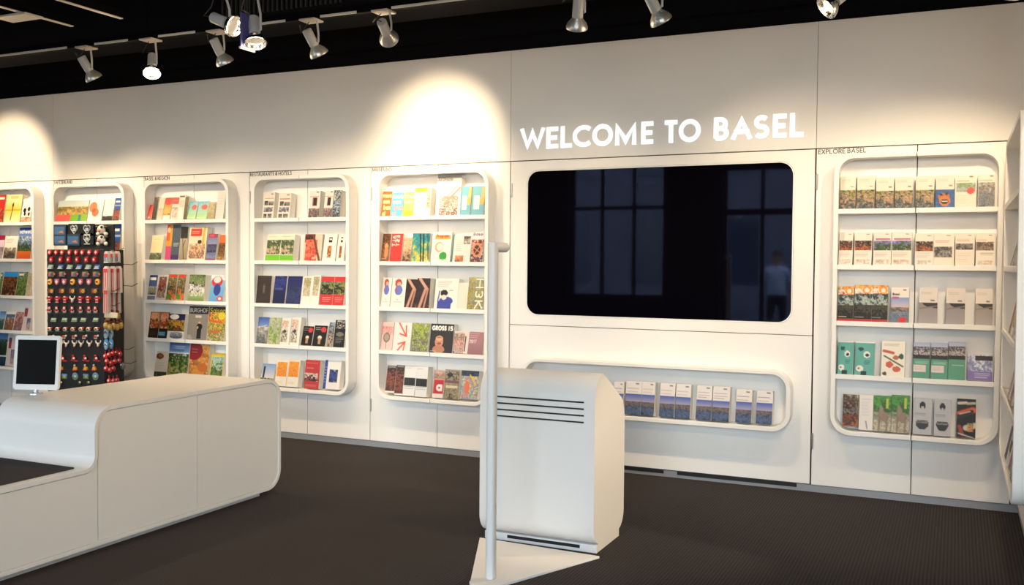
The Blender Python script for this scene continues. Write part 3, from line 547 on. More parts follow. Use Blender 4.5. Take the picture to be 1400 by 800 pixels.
COVERS = {}
def cover_mesh(key, w, h, t):
    k = (key, round(w, 2), round(h, 2), round(t, 3))
    w, h, t = k[1:]
    w -= .002
    if k in COVERS: return COVERS[k], w, h, t
    fn, cell = DES[key]; c = Canvas(w, h, cell); fn(c)
    nx, nz = c.w, c.h
    vs_ = [(w*i/nx, 0, h*(1-j/nz)) for j in range(nz+1) for i in range(nx+1)]
    fs = [(j*(nx+1)+i, (j+1)*(nx+1)+i, (j+1)*(nx+1)+i+1, j*(nx+1)+i+1) for j in range(nz) for i in range(nx)]
    nf = len(fs); o = len(vs_)
    vs_ += [(0,0,0),(w,0,0),(w,t,0),(0,t,0),(0,0,h),(w,0,h),(w,t,h),(0,t,h)]
    fs += [(o,o+3,o+2,o+1), (o+4,o+5,o+6,o+7), (o+1,o+2,o+6,o+5), (o+2,o+3,o+7,o+6), (o+3,o,o+4,o+7)]
    me = bpy.data.meshes.new('cover'); me.from_pydata(vs_, [], fs)
    me.materials.append(COVER); me.materials.append(PAPER)
    me.polygons.foreach_set('material_index', [0]*nf+[1]*5)
    at = me.attributes.new('print', 'FLOAT_COLOR', 'POINT')
    col = np.ones((len(vs_), 4)); px_ = np.clip(c.a.reshape(-1, 3), 0, 1); px_ = px_*.93+px_.mean(1, keepdims=True)*.07; col[:o, :3] = np.clip(px_**1.22*.86, 0, 1)
    at.data.foreach_set('color', col.ravel())
    COVERS[k] = me
    return me, w, h, t

# ------------------------------------------------------------------ the room
def struct(o): return tag(o, kind='structure')
XL, XR = -11.5, 4.0
struct(MB().box(XL, XR, FACADE, D+.02, -.1, 0).build('floor', CARPET))
struct(MB().box(XL-.2, XR+.2, FACADE-.3, D+.4, CEIL, CEIL+.15).build('ceiling', NAVYB))
wall = struct(MB().box(XL-.2, XR+.2, D+.024, D+.3, 0, CEIL).build('wall_back', NAVYB))
tag(wall, 'long rear wall with white upper panels below a black band')
xs = [XL, -7.404, -2.861, -.798, XR]
for a, b in zip(xs, xs[1:]):
    MB().box(a+.0012, b-.0012, D, D+.0235, SEAM+.003, TOP).build('wall_panel', WALLW, wall, bevel=.0015)
struct(MB().box(XL-.2, XL, FACADE, D+.024, 0, CEIL).build('wall_left', WALLW))
struct(MB().box(XR, XR+.2, FACADE, D+.024, 0, CEIL).build('wall_right', WALLW))
struct(MB().box(XL, .345, D+.004, D+.0235, 0, .043).build('baseboard_back', PLINTH))
# black bulkhead over the white panels
struct(MB().box(XL, XR, D-.06, D+.0235, TOP+.10, TOP+.42).build('trim_1', NAVYB))

# front of the shop behind the viewer: dark piers, tall windows and a glazed door opening to the street
def mx(px, Y=FACADE):      # where a mirrored ray through this column of the big screen lands
    d = ray(px, 330); return d.x/d.y*(2*D-Y)
FRW = mat('facade_dark', (.05, .035, .035), .6, noise=.2)
FRM = mat('window_frame_grey', (.13, .13, .15), .5, noise=.1)
facade = MB()
opens = [(-10.8, -7.6, .5, 3.35), (mx(776), mx(908), .80, 3.15), (mx(985), mx(1096), .0, 3.0), (-2.0, .8, .3, 3.35), (1.0, 3.8, .3, 3.35)]  # first and last two openings are unseen, added wide to let in daylight
x = XL
for a, b, z0, z1 in opens:
    facade.box(x, a, FACADE-.3, FACADE, 0, CEIL)
    if z0 > 0: facade.box(a, b, FACADE-.3, FACADE, 0, z0)
    facade.box(a, b, FACADE-.3, FACADE, z1, CEIL); x = b
facade.box(x, XR, FACADE-.3, FACADE, 0, CEIL)
struct(facade.build('wall_front', FRW))
for i, (a, b, z0, z1) in enumerate(opens):
    door = z0 == 0
    w = empty('door_1' if door else 'window_%d' % (i+1), (a, FACADE-.18, 0), kind='structure')
    n = 2 if door else 3; m = 1 if door else 2
    fr = MB(); W = b-a
    fr.box(0, .07, -.03, .03, z0, z1).box(W-.07, W, -.03, .03, z0, z1).box(.07, W-.07, -.03, .03, z1-.08, z1).box(.07, W-.07, -.03, .03, z0, z0+.08)
    for k in range(1, n): fr.box(W*k/n-.035, W*k/n+.035, -.025, .025, z0+.08, z1-.08)
    if not door: fr.box(.07, W-.07, -.02, .02, z0+(z1-z0)*.66-.03, z0+(z1-z0)*.66+.03)
    else: fr.box(.07, W-.07, -.02, .02, 2.2, 2.3)
    fr.build('frame', FRM, w)
    for k in range(n):
        MB().box(W*k/n+.037, W*(k+1)/n-.037, -.003, .003, z0+.08, z1-.08).build('pane', PANE, w)
    la = bpy.data.lights.new('portal', 'AREA'); la.shape = 'RECTANGLE'; la.size = W; la.size_y = z1-z0; la.cycles.is_portal = True
    lo = bpy.data.objects.new('portal', la); C.objects.link(lo); lo.location = ((a+b)/2, FACADE-.32, (z0+z1)/2); lo.rotation_euler = (math.radians(90), 0, 0)
STREET = mat('street_asphalt', (.07, .075, .09), .85, noise=.2, nscale=3)
STONE = mat('street_stone', (.09, .09, .11), .8, noise=.15, nscale=2)
struct(MB().box(-40, 40, -40, FACADE-.02, -.22, -.12).build('ground', STREET))
hb = empty('street_house', (-6, -19, -.12), label='pale stone house across the street, seen mirrored in the big screen', category='building')
MB().box(-8, 5, -4, 0, 0, 8).build('wall', STONE, hb)
for fl in range(2):
    for k in range(4):
        MB().box(-7+k*2.9, -5.6+k*2.9, .0, .04, .9+fl*3.6, 3.1+fl*3.6).build('window', mat('house_window', (.03, .04, .06), .1), hb)

# ------------------------------------------------------------------ display units
LIPS = [1.737, 1.405, 1.070, .751]; BOT = .413; NTOP = 2.035; RIM = .028; LIPH = .029
def hinge(p, x, z, rz=0):
    mb = MB(); mb.box(x-.006, x+.006, -.004, .0, z-.045, z+.045); mb.tube([(x, -.004, z-.05), (x, -.004, z+.05)], .005, 8)
    return mb.build('hinge', STEEL, p)
def display_unit(x0, x1, cx, hw, head, hx, label, loc, rz=0):
    """two door leaves with half a niche frame and half shelves each; x local to the unit"""
    u = empty('brochure_unit', loc, rz, label=label, category='display shelf')
    x0 += .003; x1 -= .003
    z0, z1 = .046, SEAM-.003
    for s in (-1, 1):
        a, b = (x0, cx-.0025) if s < 0 else (cx+.0025, x1)
        dr = MB().box(a, b, 0, .0235, z0, z1).build('door', WHITE, u, bevel=.0015)
        if s < 0: dl = dr
        f = half_frame(cx-hw-RIM, cx+hw+RIM, BOT-RIM, NTOP+RIM, .115, RIM, cx+s*.0025, s)
        nf = MB().prism(f, 'y', -PROUD, -.0003, 0, True).build('niche_frame', WHITE, u, bevel=.003)
        for L in LIPS:
            a, b = (cx-hw+.0003, cx-.0025) if s < 0 else (cx+.0025, cx+hw-.0003)
            MB().prism([(-PROUD+.001, L-LIPH), (-PROUD+.001, L), (-PROUD+.010, L), (-PROUD+.010, L-.012), (-.0006, L-.012), (-.0006, L-LIPH)], 'x', a, b).build('shelf', WHITE, nf, bevel=.0015)
    for z in (1.91, .317): hinge(dl, x0+.004, z)
    if head: lettering('heading', head, hx[0], hx[1], 2.0785, .0290, -.0003, .0012, INK, dl, .16)
    return u
U = {'S0': (-8.55, -7.404, -7.977, .425, 'in the leftmost unit', ''),
     'SW': (-7.404, -6.309, -6.862, .408, 'under SWITZERLAND', 'SWITZERLAND'),
     'BR': (-6.309, -5.175, -5.755, .432, 'under BASEL & REGION', 'BASEL & REGION'),
     'RH': (-5.175, -4.021, -4.602, .432, 'under RESTAURANTS & HOTELS', 'RESTAURANTS & HOTELS'),
     'MU': (-4.021, -2.861, -3.440, .434, 'under MUSEUMS', 'MUSEUMS'),
     'EX': (-.798, .297, -.226, .425, 'under EXPLORE BASEL', 'EXPLORE BASEL')}
HX = {'SW': (-7.394, -7.164), 'BR': (-6.300, -6.022), 'RH': (-5.166, -4.755), 'MU': (-4.008, -3.834), 'EX': (-.786, -.511)}
for k, (a, b, cx, hw, where, head) in U.items():
    lab = 'white brochure unit headed %s with rounded niche and shelves' % head if head else 'white brochure unit without heading, cut off at the left edge'
    hx = HX.get(k)
    display_unit(0, b-a, cx-a, hw, head, (hx[0]-a, hx[1]-a) if hx else None, lab, (a, D, 0))
# return wall on the right with the same kind of unit
RW = .336
struct(MB().box(RW+.0245, RW+.30, 4.29, D-.001, 0, CEIL-.002).build('wall_return', WALLW))
display_unit(0, 1.83, .95, .655, '', None, 'white brochure unit on the right-hand return wall, seen edge-on', (RW, D-.001, 0), -math.pi/2)
struct(MB().box(RW+.004, RW+.0235, 4.31, D-.03, 0, .043).build('baseboard_return', PLINTH))

# ------------------------------------------------------------------ screen wall
TVL, TVR, TVB, TVT = -2.735, -.925, 1.036, 2.045
pan = empty('screen_panel', (-2.861, D, 0), label='wide white wall panel framing the big screen with a tray below', category='wall panel')
o = 2.861
mb = MB(); holed(mb, .004, 2.063-.006, .968, SEAM-.003, rr(TVL+o, TVR+o, TVB, TVT, .088), 0, .0235)
mb.build('upper_panel', WHITE, pan, bevel=.002)
MB().box(.004, 2.063-.006, 0, .0235, .048, .964).build('lower_panel', WHITE, pan, bevel=.0015)
for a, b in ((.62, 1.13), (1.22, 1.98)): MB().box(a, b, .0015, .0030, .020, .044).build('vent_slot', DARK, pan)
for z in (1.91, .317): hinge(pan, .010, z)
tl, tr, tb, tt = -2.716+o, -.910+o, .372, .748
fo = rr(tl, tr, tb, tt, .115); fi = rr(tl+RIM, tr-RIM, tb+RIM, tt-RIM*.8, .09)
n = len(fo); mb = MB()
for y in (-PROUD, -.0003):
    mb.add([(p[0], y, p[1]) for p in fo]+[(p[0], y, p[1]) for p in fi], [(i, (i+1) % n, (i+1) % n+n, i+n) for i in range(n)])
for L in (fo, fi): mb.add([(p[0], -PROUD, p[1]) for p in L]+[(p[0], -.0003, p[1]) for p in L], [(i, (i+1) % n, (i+1) % n+n, i+n) for i in range(n)], 0, True)
mb.build('brochure_tray', WHITE, pan, bevel=.003)
tv = empty('flat_screen', ((TVL+TVR)/2, D, TVB), label='big switched-off flat screen with rounded corners set into the white wall', category='screen')
tv_w = (TVR-TVL)/2-.0015; tv_h = TVT-TVB-.0015
MB().prism(rr(-tv_w, tv_w, .0015, tv_h, .0865), 'y', .006, .0232).build('screen', SCREEN, tv)
br = MB(); ro = rr(-tv_w, tv_w, .0015, tv_h, .0865); ri = rr(-tv_w+.006, tv_w-.006, .0075, tv_h-.006, .082); n = len(ro)
for y in (.001, .0058): br.add([(p[0], y, p[1]) for p in ro]+[(p[0], y, p[1]) for p in ri], [(i, (i+1) % n, (i+1) % n+n, i+n) for i in range(n)])
for L in (ro, ri): br.add([(p[0], .001, p[1]) for p in L]+[(p[0], .0058, p[1]) for p in L], [(i, (i+1) % n, (i+1) % n+n, i+n) for i in range(n)])
br.build('bezel', mat('white_bezel', (.86, .86, .86), .4, noise=.01), tv)

# WELCOME TO BASEL
sign = empty('wall_lettering', (-1.83, D, 2.19), label='large white letters WELCOME TO BASEL on the wall above the screen', category='sign')
spans = [('W',55,137),('E',143,183),('L',192,230),('C',233,298),('O',300,370),('M',378,450),('E',467,508),('T',547,590),('O',595,670),('B',715,767),('A',775,845),('S',850,905),('E',917,963),('L',975,1022)]
for ch, a, b in spans:
    xa = at_y(690+a/2.5, 185, D).x+1.83; xb = at_y(690+b/2.5, 185, D).x+1.83
    w, st = GLYPH[ch]; h = .147; sw = .195
    mb = MB(); ms = h*sw; kx = (xb-xa-ms)/w
    for q, s in enumerate(st):
        ribbon(mb, [(xa+ms/2+p[0]*kx, ms/2+p[1]*(h-ms)) for p in s], ms, lambda p: p, -.0002, -.004-.0004*q, 0, ch not in 'CSB')
    # trim overshooting mitres to the cap height
    mb.v = [(x, y, min(max(z, -.002), h+.002)) for x, y, z in mb.v]
    mb.build('letter', SIGNW, sign, clean=False)

# ------------------------------------------------------------------ brochures on the shelves
SH = ['top', 'second', 'third', 'fourth', 'bottom']
LIST = '''
S0 1 -3 6.5 268 8 red_top leaflet|red leaflet
S0 1 7 29 267 10 yellow_rope leaflet|yellow leaflet with a hanging rope
S0 1 30 43 273 10 cow_cards leaflet|white leaflet with dark cow figures
S0 2 -4 5 324 8 pink_mag magazine|pink-topped magazine
S0 2 5.5 23 324.5 14 white_land brochure|white brochure with a pale landscape
S0 2 24.5 43 312 10 mountain_mag magazine|tall blue mountain magazine with an orange foot
S0 3 -1 3 374 8 green_land brochure|sliver of a green landscape brochure
S0 3 3.5 22.5 372.5 12 blue_food brochure|dark food brochure with a blue corner
S0 3 23 36 373.5 12 green_land brochure|green landscape brochure
S0 3 37 43.5 375 8 beige_city brochure|narrow beige city brochure
S0 4 -2 6.5 428 8 blue_lake brochure|blue lake brochure
S0 4 7 19.5 428 10 red_mountain brochure|brochure with a red and blue mountain
S0 4 20 31 429 10 pink_town brochure|pinkish town brochure
S0 4 31.5 43 421 10 navy_photos brochure|tall brochure with small dark photos
S0 5 -3 9.5 453 10 alp_lake brochure|tall brochure with a blue alpine lake
S0 5 10 20 461 8 navy_photos brochure|small pale brochure with photos
SW 1 78 120 276 8 wide_panorama brochure|wide panorama brochure with a pink and green foot
SW 1 121 140 274 14 heart_white brochure|white brochure with a wooden heart
SW 1 141.5 155 273 10 white_skyline brochure|white brochure with a small skyline
SW 2 152.5 164.5 307 10 blue_town brochure|upright blue and red town brochure
SW 1 156 164.5 272.5 8 blue_town brochure|blue brochure with a town view
BR 1 201.5 208.5 282.5 8 orange_plain leaflet|short orange-red leaflet
BR 1 209 215.5 271 8 dark_wood leaflet|narrow dark woodland leaflet
BR 1 216 223.5 272 8 beige_pink leaflet|narrow beige and pink leaflet
BR 1 224 234 271.6 10 red_gold leaflet|gold leaflet with a red arch
BR 1 234.5 243 271.6 10 red_white leaflet|red-topped white leaflet
BR 1 243.5 252 268.5 10 cream_purple brochure|cream brochure with a purple line
BR 1 252.3 257 271 22 olive_block brochure|thick dark olive brochure stack
BR 1 257.5 269.6 278 10 map_circle leaflet|blue and green leaflet with a red disc|pair
BR 1 270 284 278 10 map_circle leaflet|blue and green leaflet with a red disc|pair
BR 1 284.5 293 279 20 olive_flat brochure|plain olive brochure
BR 1 296 306.5 264 4 pale_sheet leaflet|tall pale pinkish sheet
BR 2 206 222.5 323 16 cream_land brochure|cream brochure with a strip of fields
BR 2 227 246 309 10 hand_orange magazine|tall grey magazine with orange and pink blocks
BR 2 246.5 257 311 24 dark_leaves magazine|fanned dark magazine pages
BR 2 257.5 282.5 312 12 house_drawing magazine|large cream magazine with red title block and houses
BR 2 283 296.5 322 12 castle_purple brochure|purple brochure with a castle silhouette
BR 2 298.5 307.5 323 12 gold_dots brochure|orange-topped brochure with gold dots
BR 3 202 213.5 377.5 10 blue_boat leaflet|blue leaflet with a white boat
BR 3 214.5 227.5 377.5 10 market_photo leaflet|pale-framed market photo leaflet
BR 3 228.5 241 377 12 food_red_top leaflet|food leaflet with a red top label|pair
BR 3 241.5 253 377 16 food_red_top leaflet|food leaflet with a red top label|pair
BR 3 258.5 280 377 20 year_2017 brochure|green picnic brochure marked 2017
BR 3 287 307 377.5 8 balloon brochure|sky-blue brochure with balloons
BR 4 204 217 428.6 10 brown_wine leaflet|dark brown leaflet with glowing photos
BR 4 217.5 229.5 428.6 10 brown_wine_blue leaflet|dark brown leaflet with a blue band
BR 4 230 252 431 22 night_cars brochure|brochure with a night sky and cars
BR 4 257 284 420.6 10 mag_burghof magazine|grey magazine with a dark-clad standing figure
BR 4 284.5 307.5 421.5 10 vegetables magazine|magazine with heaps of vegetables
BR 5 212 229.5 482.5 12 chestnut brochure|pale brochure with a chestnut
BR 5 230 257 469 10 village_land magazine|blue-skied village landscape magazine
BR 5 258.5 286 470 10 red_circle_food magazine|golden food magazine with a red circle
BR 5 287 305 484 10 yellow_frame brochure|yellow-framed green landscape brochure
RH 1 360 376 265 30 floor_plan brochure|white brochure with small grey pictures|pair
RH 1 380.5 397 265 32 floor_plan brochure|white brochure with small grey pictures|pair
RH 1 423 437 262.6 34 phone_leaf brochure|white brochure with a dark upright box|pair
RH 1 443 455 263 12 phone_leaf brochure|white brochure with a dark upright box|pair
RH 1 455.8 466 262.6 26 photo_slim brochure|slim brochure with a street photo
RH 2 364 383 322.6 10 green_house brochure|brochure with a house and a lime foot|pair
RH 2 384 402 322.6 30 green_house brochure|brochure with a house and a lime foot|pair
RH 2 415.5 440 322 22 orange_lady brochure|cream brochure with an orange figure
RH 2 442 460 322.6 14 white_logo brochure|white brochure with a black logo|pair
RH 2 461 471.5 322.6 14 white_logo brochure|white brochure with a black logo|pair
RH 3 351 371 379 20 dark_brown brochure|plain dark brown brochure
RH 3 374 391.5 379.5 12 navy_night brochure|navy blue night brochure
RH 3 392 411.5 379.5 14 navy_dark brochure|navy brochure with a paler foot
RH 3 412.5 425 379 10 white_photo_top brochure|white brochure with a large beige photo|pair
RH 3 425.5 437.5 379 14 white_photo_top brochure|white brochure with a large beige photo|pair
RH 3 438 455.5 381 10 red_bird brochure|red brochure with a dark bird|pair
RH 3 456 471.5 381 10 red_bird brochure|red brochure with a dark bird|pair
RH 4 351 367 435 10 blue_building brochure|brochure with a white building and blue sky
RH 4 367.5 383.5 436 14 green_slim brochure|yellow-green brochure
RH 4 384 397 436 14 white_flower brochure|white brochure with flowers|pair
RH 4 397.5 411 436 14 white_flower brochure|white brochure with flowers|pair
RH 4 413 428 448 10 black_beer leaflet|short black leaflet with a red dot and glass|pair
RH 4 428.5 446 448 14 black_beer leaflet|short black leaflet with a red dot and glass|pair
RH 4 448.5 456.5 442 10 fashion_slim brochure|slim brochure with a blue-grey photo
RH 4 457 471.5 440 12 black_sign brochure|black brochure with pale lettering
RH 5 357 375.5 500 8 church_card leaflet|short card with a church against the sky
RH 5 377 392.5 495 12 orange_square leaflet|cream leaflet with an orange square|pair
RH 5 393 409 495 14 orange_square leaflet|cream leaflet with an orange square|pair
RH 5 417 437.5 493.7 24 red_brochure brochure|bright red brochure
RH 5 443 466 495 14 white_blue_bar brochure|white brochure with a blue spine bar
MU 1 517.5 534.5 264.6 10 mus_orange leaflet|orange leaflet with large yellow letters
MU 1 535 551.5 265 10 mus_blue leaflet|light blue leaflet with large letters
MU 1 552 566 265 10 mus_yellow leaflet|pale yellow leaflet with large letters
MU 1 566.5 590 259 20 white_sheets brochure|white brochure with an orange corner
MU 1 596.5 629.5 242 16 art_inside magazine|tall white magazine with a reddish drawing
MU 1 630 644.5 257 10 teal_cross brochure|teal brochure with a white block|pair
MU 1 645 662 256 10 teal_cross brochure|teal brochure with a white block|pair
MU 2 520 533.5 321 10 brown_nude brochure|brown brochure with a pale figure
MU 2 534 550.5 321 10 red_words brochure|red brochure with upright white words
MU 2 551 563 327 14 old_portrait brochure|peach portrait brochure
MU 2 563.5 588 321 18 forest_lines brochure|teal and yellow brochure with black stripes
MU 2 590 617.5 320 12 programm magazine|white programme with orange banner and green dot
MU 2 618 643.5 322 14 white_notes brochure|white brochure with a teal spine
MU 2 644 662 319 10 wheel brochure|brochure with an orange wheel
MU 3 518 534.5 382 10 comic_woman brochure|white brochure with a blue and red figure|pair
MU 3 535 553.5 382 10 comic_woman brochure|white brochure with a blue and red figure|pair
MU 3 554 569.5 383 10 brown_legs brochure|dark brown brochure with bare legs|pair
MU 3 570 588 383 30 brown_legs brochure|dark brown brochure with bare legs|pair
MU 3 594.5 625.5 383 12 camera_man brochure|white brochure with a drawn photographer
MU 3 626 639 388 8 blank_page leaflet|blank cream page
MU 3 639.5 661.5 381 10 h3k magazine|mustard magazine with sideways white letters
MU 4 517 537.5 442 10 pink_plate brochure|pink brochure with a grey disc
MU 4 538 562.5 443 12 red_arrows brochure|white brochure with red arrows
MU 4 563 586 444 16 green_city brochure|yellow-green city brochure
MU 4 588 619.5 444.5 12 mag_black_face magazine|black magazine with a laughing upturned face
MU 4 620 640 455 14 photo_strip brochure|short brochure with small photos
MU 4 640.5 661.5 457 10 pink_agenda brochure|short dusty-pink brochure
MU 5 528 540 501.5 12 dark_face leaflet|dark leaflet with a reddish face|pair
MU 5 540.5 551.5 501.5 12 dark_face leaflet|dark leaflet with a reddish face|pair
MU 5 552 568 503 12 white_black_band leaflet|white leaflet with a black band|pair
MU 5 568.5 585.5 503 30 white_black_band leaflet|white leaflet with a black band|pair
MU 5 592 607 508 14 red_letter brochure|red brochure with a large white letter
MU 5 608 628 507 20 grey_facade brochure|grey brochure with a building front
MU 5 630.5 655 508.5 20 bright_paint brochure|brochure painted bright yellow, blue and orange
EX 1 1145.5 1170.5 244 10 garden leaflet|cream leaflet with a garden photo|row
EX 1 1171.5 1196.5 244 10 garden leaflet|cream leaflet with a garden photo|row
EX 1 1197.5 1222.5 244 10 garden leaflet|cream leaflet with a garden photo|row
EX 1 1223.5 1248.5 244 10 garden leaflet|cream leaflet with a garden photo|row
EX 1 1252 1277.5 244 10 garden leaflet|cream leaflet with a garden photo|row
EX 1 1279 1304.5 243 10 mask leaflet|cream leaflet with an orange mask on blue
EX 1 1305.5 1334 242 12 city_red_dot leaflet|cream leaflet with a red dot on a city photo
EX 1 1337 1361.5 240.6 12 river_view leaflet|leaflet with a full-width river and roofs photo
EX 2 1145.5 1167.3 320.5 10 people_strip leaflet|cream leaflet with a strip photo of people|row
EX 2 1168 1191.6 320.5 10 people_strip leaflet|cream leaflet with a strip photo of people|row
EX 2 1194 1218.3 320.5 10 purple_strip leaflet|cream leaflet with a purple sky|row
EX 2 1219 1246 320.5 10 purple_strip leaflet|cream leaflet with a purple sky|row
EX 2 1251 1275.5 321 10 people_strip leaflet|cream leaflet with a strip photo of people|row
EX 2 1276.5 1304.5 321 10 grey_strip leaflet|cream leaflet with a large grey photo
EX 2 1306 1332.5 321 10 bridge_strip leaflet|cream leaflet with a narrow dark bridge photo
EX 2 1334 1360.5 321 10 crowd_strip leaflet|cream leaflet with a brown group photo
EX 3 1145.5 1167.3 393 10 tram_red leaflet|dark leaflet with a red and yellow top|row
EX 3 1168 1191.3 393 10 tram_red leaflet|dark leaflet with a red and yellow top|row
EX 3 1192 1215.5 393 10 tram_red leaflet|dark leaflet with a red and yellow top|row
EX 3 1218 1243 395 14 city_card leaflet|white leaflet with a blue river photo and red dot
EX 3 1256.5 1281 395 24 grey_curve leaflet|beige leaflet with a black and grey curve|row
EX 3 1293.5 1320 396 18 grey_curve leaflet|beige leaflet with a black and grey curve|row
EX 3 1333.5 1359 397 10 grey_curve leaflet|beige leaflet with a black and grey curve|row
EX 4 1145.5 1168 469 10 teal_figures leaflet|teal leaflet with white figures|row
EX 4 1169 1197 469 14 teal_figures leaflet|teal leaflet with white figures|row
EX 4 1205 1238.5 470 14 tools_white brochure|white brochure with red and green drawings
EX 4 1248.5 1272.5 471 10 green_phantom leaflet|green leaflet with a pale sticker|row
EX 4 1273 1296 471 10 green_phantom leaflet|green leaflet with a pale sticker|row
EX 4 1296.5 1321 471 10 green_phantom_bare leaflet|green leaflet without a sticker
EX 4 1322.5 1357 488 10 purple_clouds leaflet|short purple leaflet with clouds
EX 5 1152 1174 541.4 12 toy_photo leaflet|leaflet with a dark toy photo
EX 5 1174.5 1193 541.4 14 white_lines leaflet|white leaflet with faint lines
EX 5 1194 1218 543.5 12 giraffe leaflet|green leaflet with two giraffes|row
EX 5 1218.7 1243 543.5 12 giraffe leaflet|green leaflet with two giraffes|row
EX 5 1248.5 1273 548 14 grey_bear leaflet|pale grey leaflet with a black bear mark|row
EX 5 1277 1301.5 548 22 grey_bear leaflet|pale grey leaflet with a black bear mark|row
EX 5 1308 1334.5 549 16 black_tickets leaflet|black leaflet with tilted pictures
TR 5 838.5 852 524 12 river_leaflet leaflet|river leaflet|row
TR 5 855 876 522.5 10 river_leaflet leaflet|river leaflet|row
TR 5 877 896 524 14 river_leaflet leaflet|river leaflet|row
TR 5 902 922 525.5 10 river_leaflet leaflet|river leaflet|row
TR 5 923.5 944.5 527 14 river_leaflet leaflet|river leaflet|row
TR 5 952 972.5 530 10 river_leaflet_tall leaflet|tall|row
TR 5 974 997 531 14 river_leaflet_tall leaflet|tall|row
TR 5 1006 1028.5 534 14 river_leaflet leaflet|river leaflet|row
TR 5 1034 1057.5 535.4 14 river_leaflet leaflet|river leaflet|row
'''
def lean_in(o, w, h, t, xl, board, yfront, yback):
    a = .0
    for _ in range(20): a = math.asin(max(0, min(.6, (yback-yfront-t*math.cos(a))/h)))
    o.location = (xl, yfront, board+t*math.sin(a)+.0004); o.rotation_euler = (-a, 0, 0)
for ln in LIST.strip().splitlines():
    left, *rest = ln.split('|')
    u, s, xl, xr, yt, t, key, kind = left.split()
    s = int(s); xl, xr, yt, t = float(xl), float(xr), float(yt), float(t)/1000
    xm = (xl+xr)/2
    board = (LIPS+[BOT])[s-1]-(.012 if s < 5 else 0)
    if u == 'TR': board = .372+RIM
    t = .056 if t < .018 else .066; Ym = D-.080
    X0 = at_y(xl, yt+22, Ym).x; X1 = at_y(xr, yt+22, Ym).x
    if u != 'TR':
        cx, hw = U[u][2], U[u][3]; X0 = max(X0, cx-hw+.004); X1 = min(X1, cx+hw-.004)
    if s == 5:      # stand on the rounded corner of the frame where it rises
        r = .09; e = min(X0-(cx-hw), cx+hw-X1) if u != 'TR' else min(9, (-.910-RIM)-X1)
        if e < r: board += r-math.sqrt(max(0, r*r-(r-e)**2))+.001
    h = (at_y(xm, yt, D-.066).z-board)/.985
    if u != 'TR' and 1 < s: h = min(h, (LIPS[s-2]-LIPH-.006-board)/.985-.008)
    me, w, h, t = cover_mesh(key, X1-X0, h, t)
    if u != 'TR' and X0+w > cx+hw-.002: X0 = cx+hw-.002-w
    ob = bpy.data.objects.new(kind, me); C.objects.link(ob)
    lean_in(ob, w, h, t, X0, board, D-PROUD+.014, D-.003)
    if u == 'TR':
        lab, suf = ('river leaflet with taller pink title' if key.endswith('tall') else 'white-topped river view leaflet'), ', tray below the screen'
    else: lab, suf = rest[0], ', %s shelf %s' % (SH[s-1], U[u][4])
    family(ob, lab, kind, '%s%s' % (lab, suf) if len(rest) > 1 else None, suf)
# leaflets on the return wall, seen edge-on
for i, (s, yy, w, h, t, key, nm) in enumerate([
        (2, 5.42, .12, .17, 10, 'blue_lake', 'blue lake leaflet'), (2, 5.22, .12, .2, 12, 'garden', 'garden leaflet'),
        (3, 5.45, .13, .20, 14, 'pink_town', 'pinkish town leaflet'), (3, 5.25, .14, .22, 12, 'red_gold', 'gold and red leaflet'), (3, 5.02, .14, .2, 12, 'market_photo', 'market leaflet'),
        (4, 5.40, .14, .2, 16, 'photo_strip', 'brownish photo leaflet'), (4, 5.18, .14, .21, 14, 'gold_dots', 'orange-topped leaflet'),
        (5, 5.55, .14, .2, 14, 'navy_dark', 'navy leaflet'), (5, 5.38, .14, .2, 16, 'white_black_band', 'white leaflet with black band'), (5, 5.18, .14, .21, 14, 'dark_face', 'dark leaflet'), (5, 4.98, .14, .21, 14, 'green_city', 'green leaflet')]):
    me, w, h, t = cover_mesh(key, w, h, .056)
    ob = bpy.data.objects.new('leaflet', me); C.objects.link(ob)
    lean_in(ob, w, h, t, 0, 0, -PROUD+.014, -.003)
    board = (LIPS+[BOT])[s-1]-(.012 if s < 5 else 0)
    M = Matrix.Translation((RW, yy, board)) @ Matrix.Rotation(-math.pi/2, 4, 'Z') @ ob.matrix_basis
    ob.matrix_basis = M
    tag(ob, '%s, %s shelf of the right-hand return wall unit' % (nm, SH[s-1]), 'leaflet')

# ------------------------------------------------------------------ counter with a low step
cnt = empty('service_counter', (-3.714, 3.3, 0), label='low white rounded service counter with a stepped lower front', category='counter')
CX, CW = 0, .69      # local x 0 = side facing the room, -CW = far side
y0 = 3.3
def cprof(ins):
    """side outline (y, z), anticlockwise seen from +x; ins = inset"""
    i = ins; zt, zl, zb = .694-i, .410-i, .028+i
    ye, yn = 4.685-i, 1.7+i; ys = 3.296
    r = .115-i
    p = [(yn, zb), (ye-r, zb)]+arc(ye-r, zb+r, r, r, -90, 0, 8)[1:]+arc(ye-r, zt-r, r, r, 0, 90, 8)
    R1 = .11-i; p += arc(ys+i+R1, zt-R1, R1, R1, 90, 180, 8)
    R2 = .055+i; p += arc(ys+i-R2, zl+R2, R2, R2, 0, -90, 8)
    p += [(yn, zl)]
    return [(a-y0, b) for a, b in p]
po = cprof(0); pi_ = cprof(.019); n = len(po)
mb = MB()     # shell: a band running round the outline, with a recessed face on each side
xa, xb = 0, -CW
for P_, xx in ((po, 0),): pass
mb.add([(xa, *p) for p in po]+[(xb, *p) for p in po], [(i, (i+1) % n, (i+1) % n+n, i+n) for i in range(n)], 0, True)
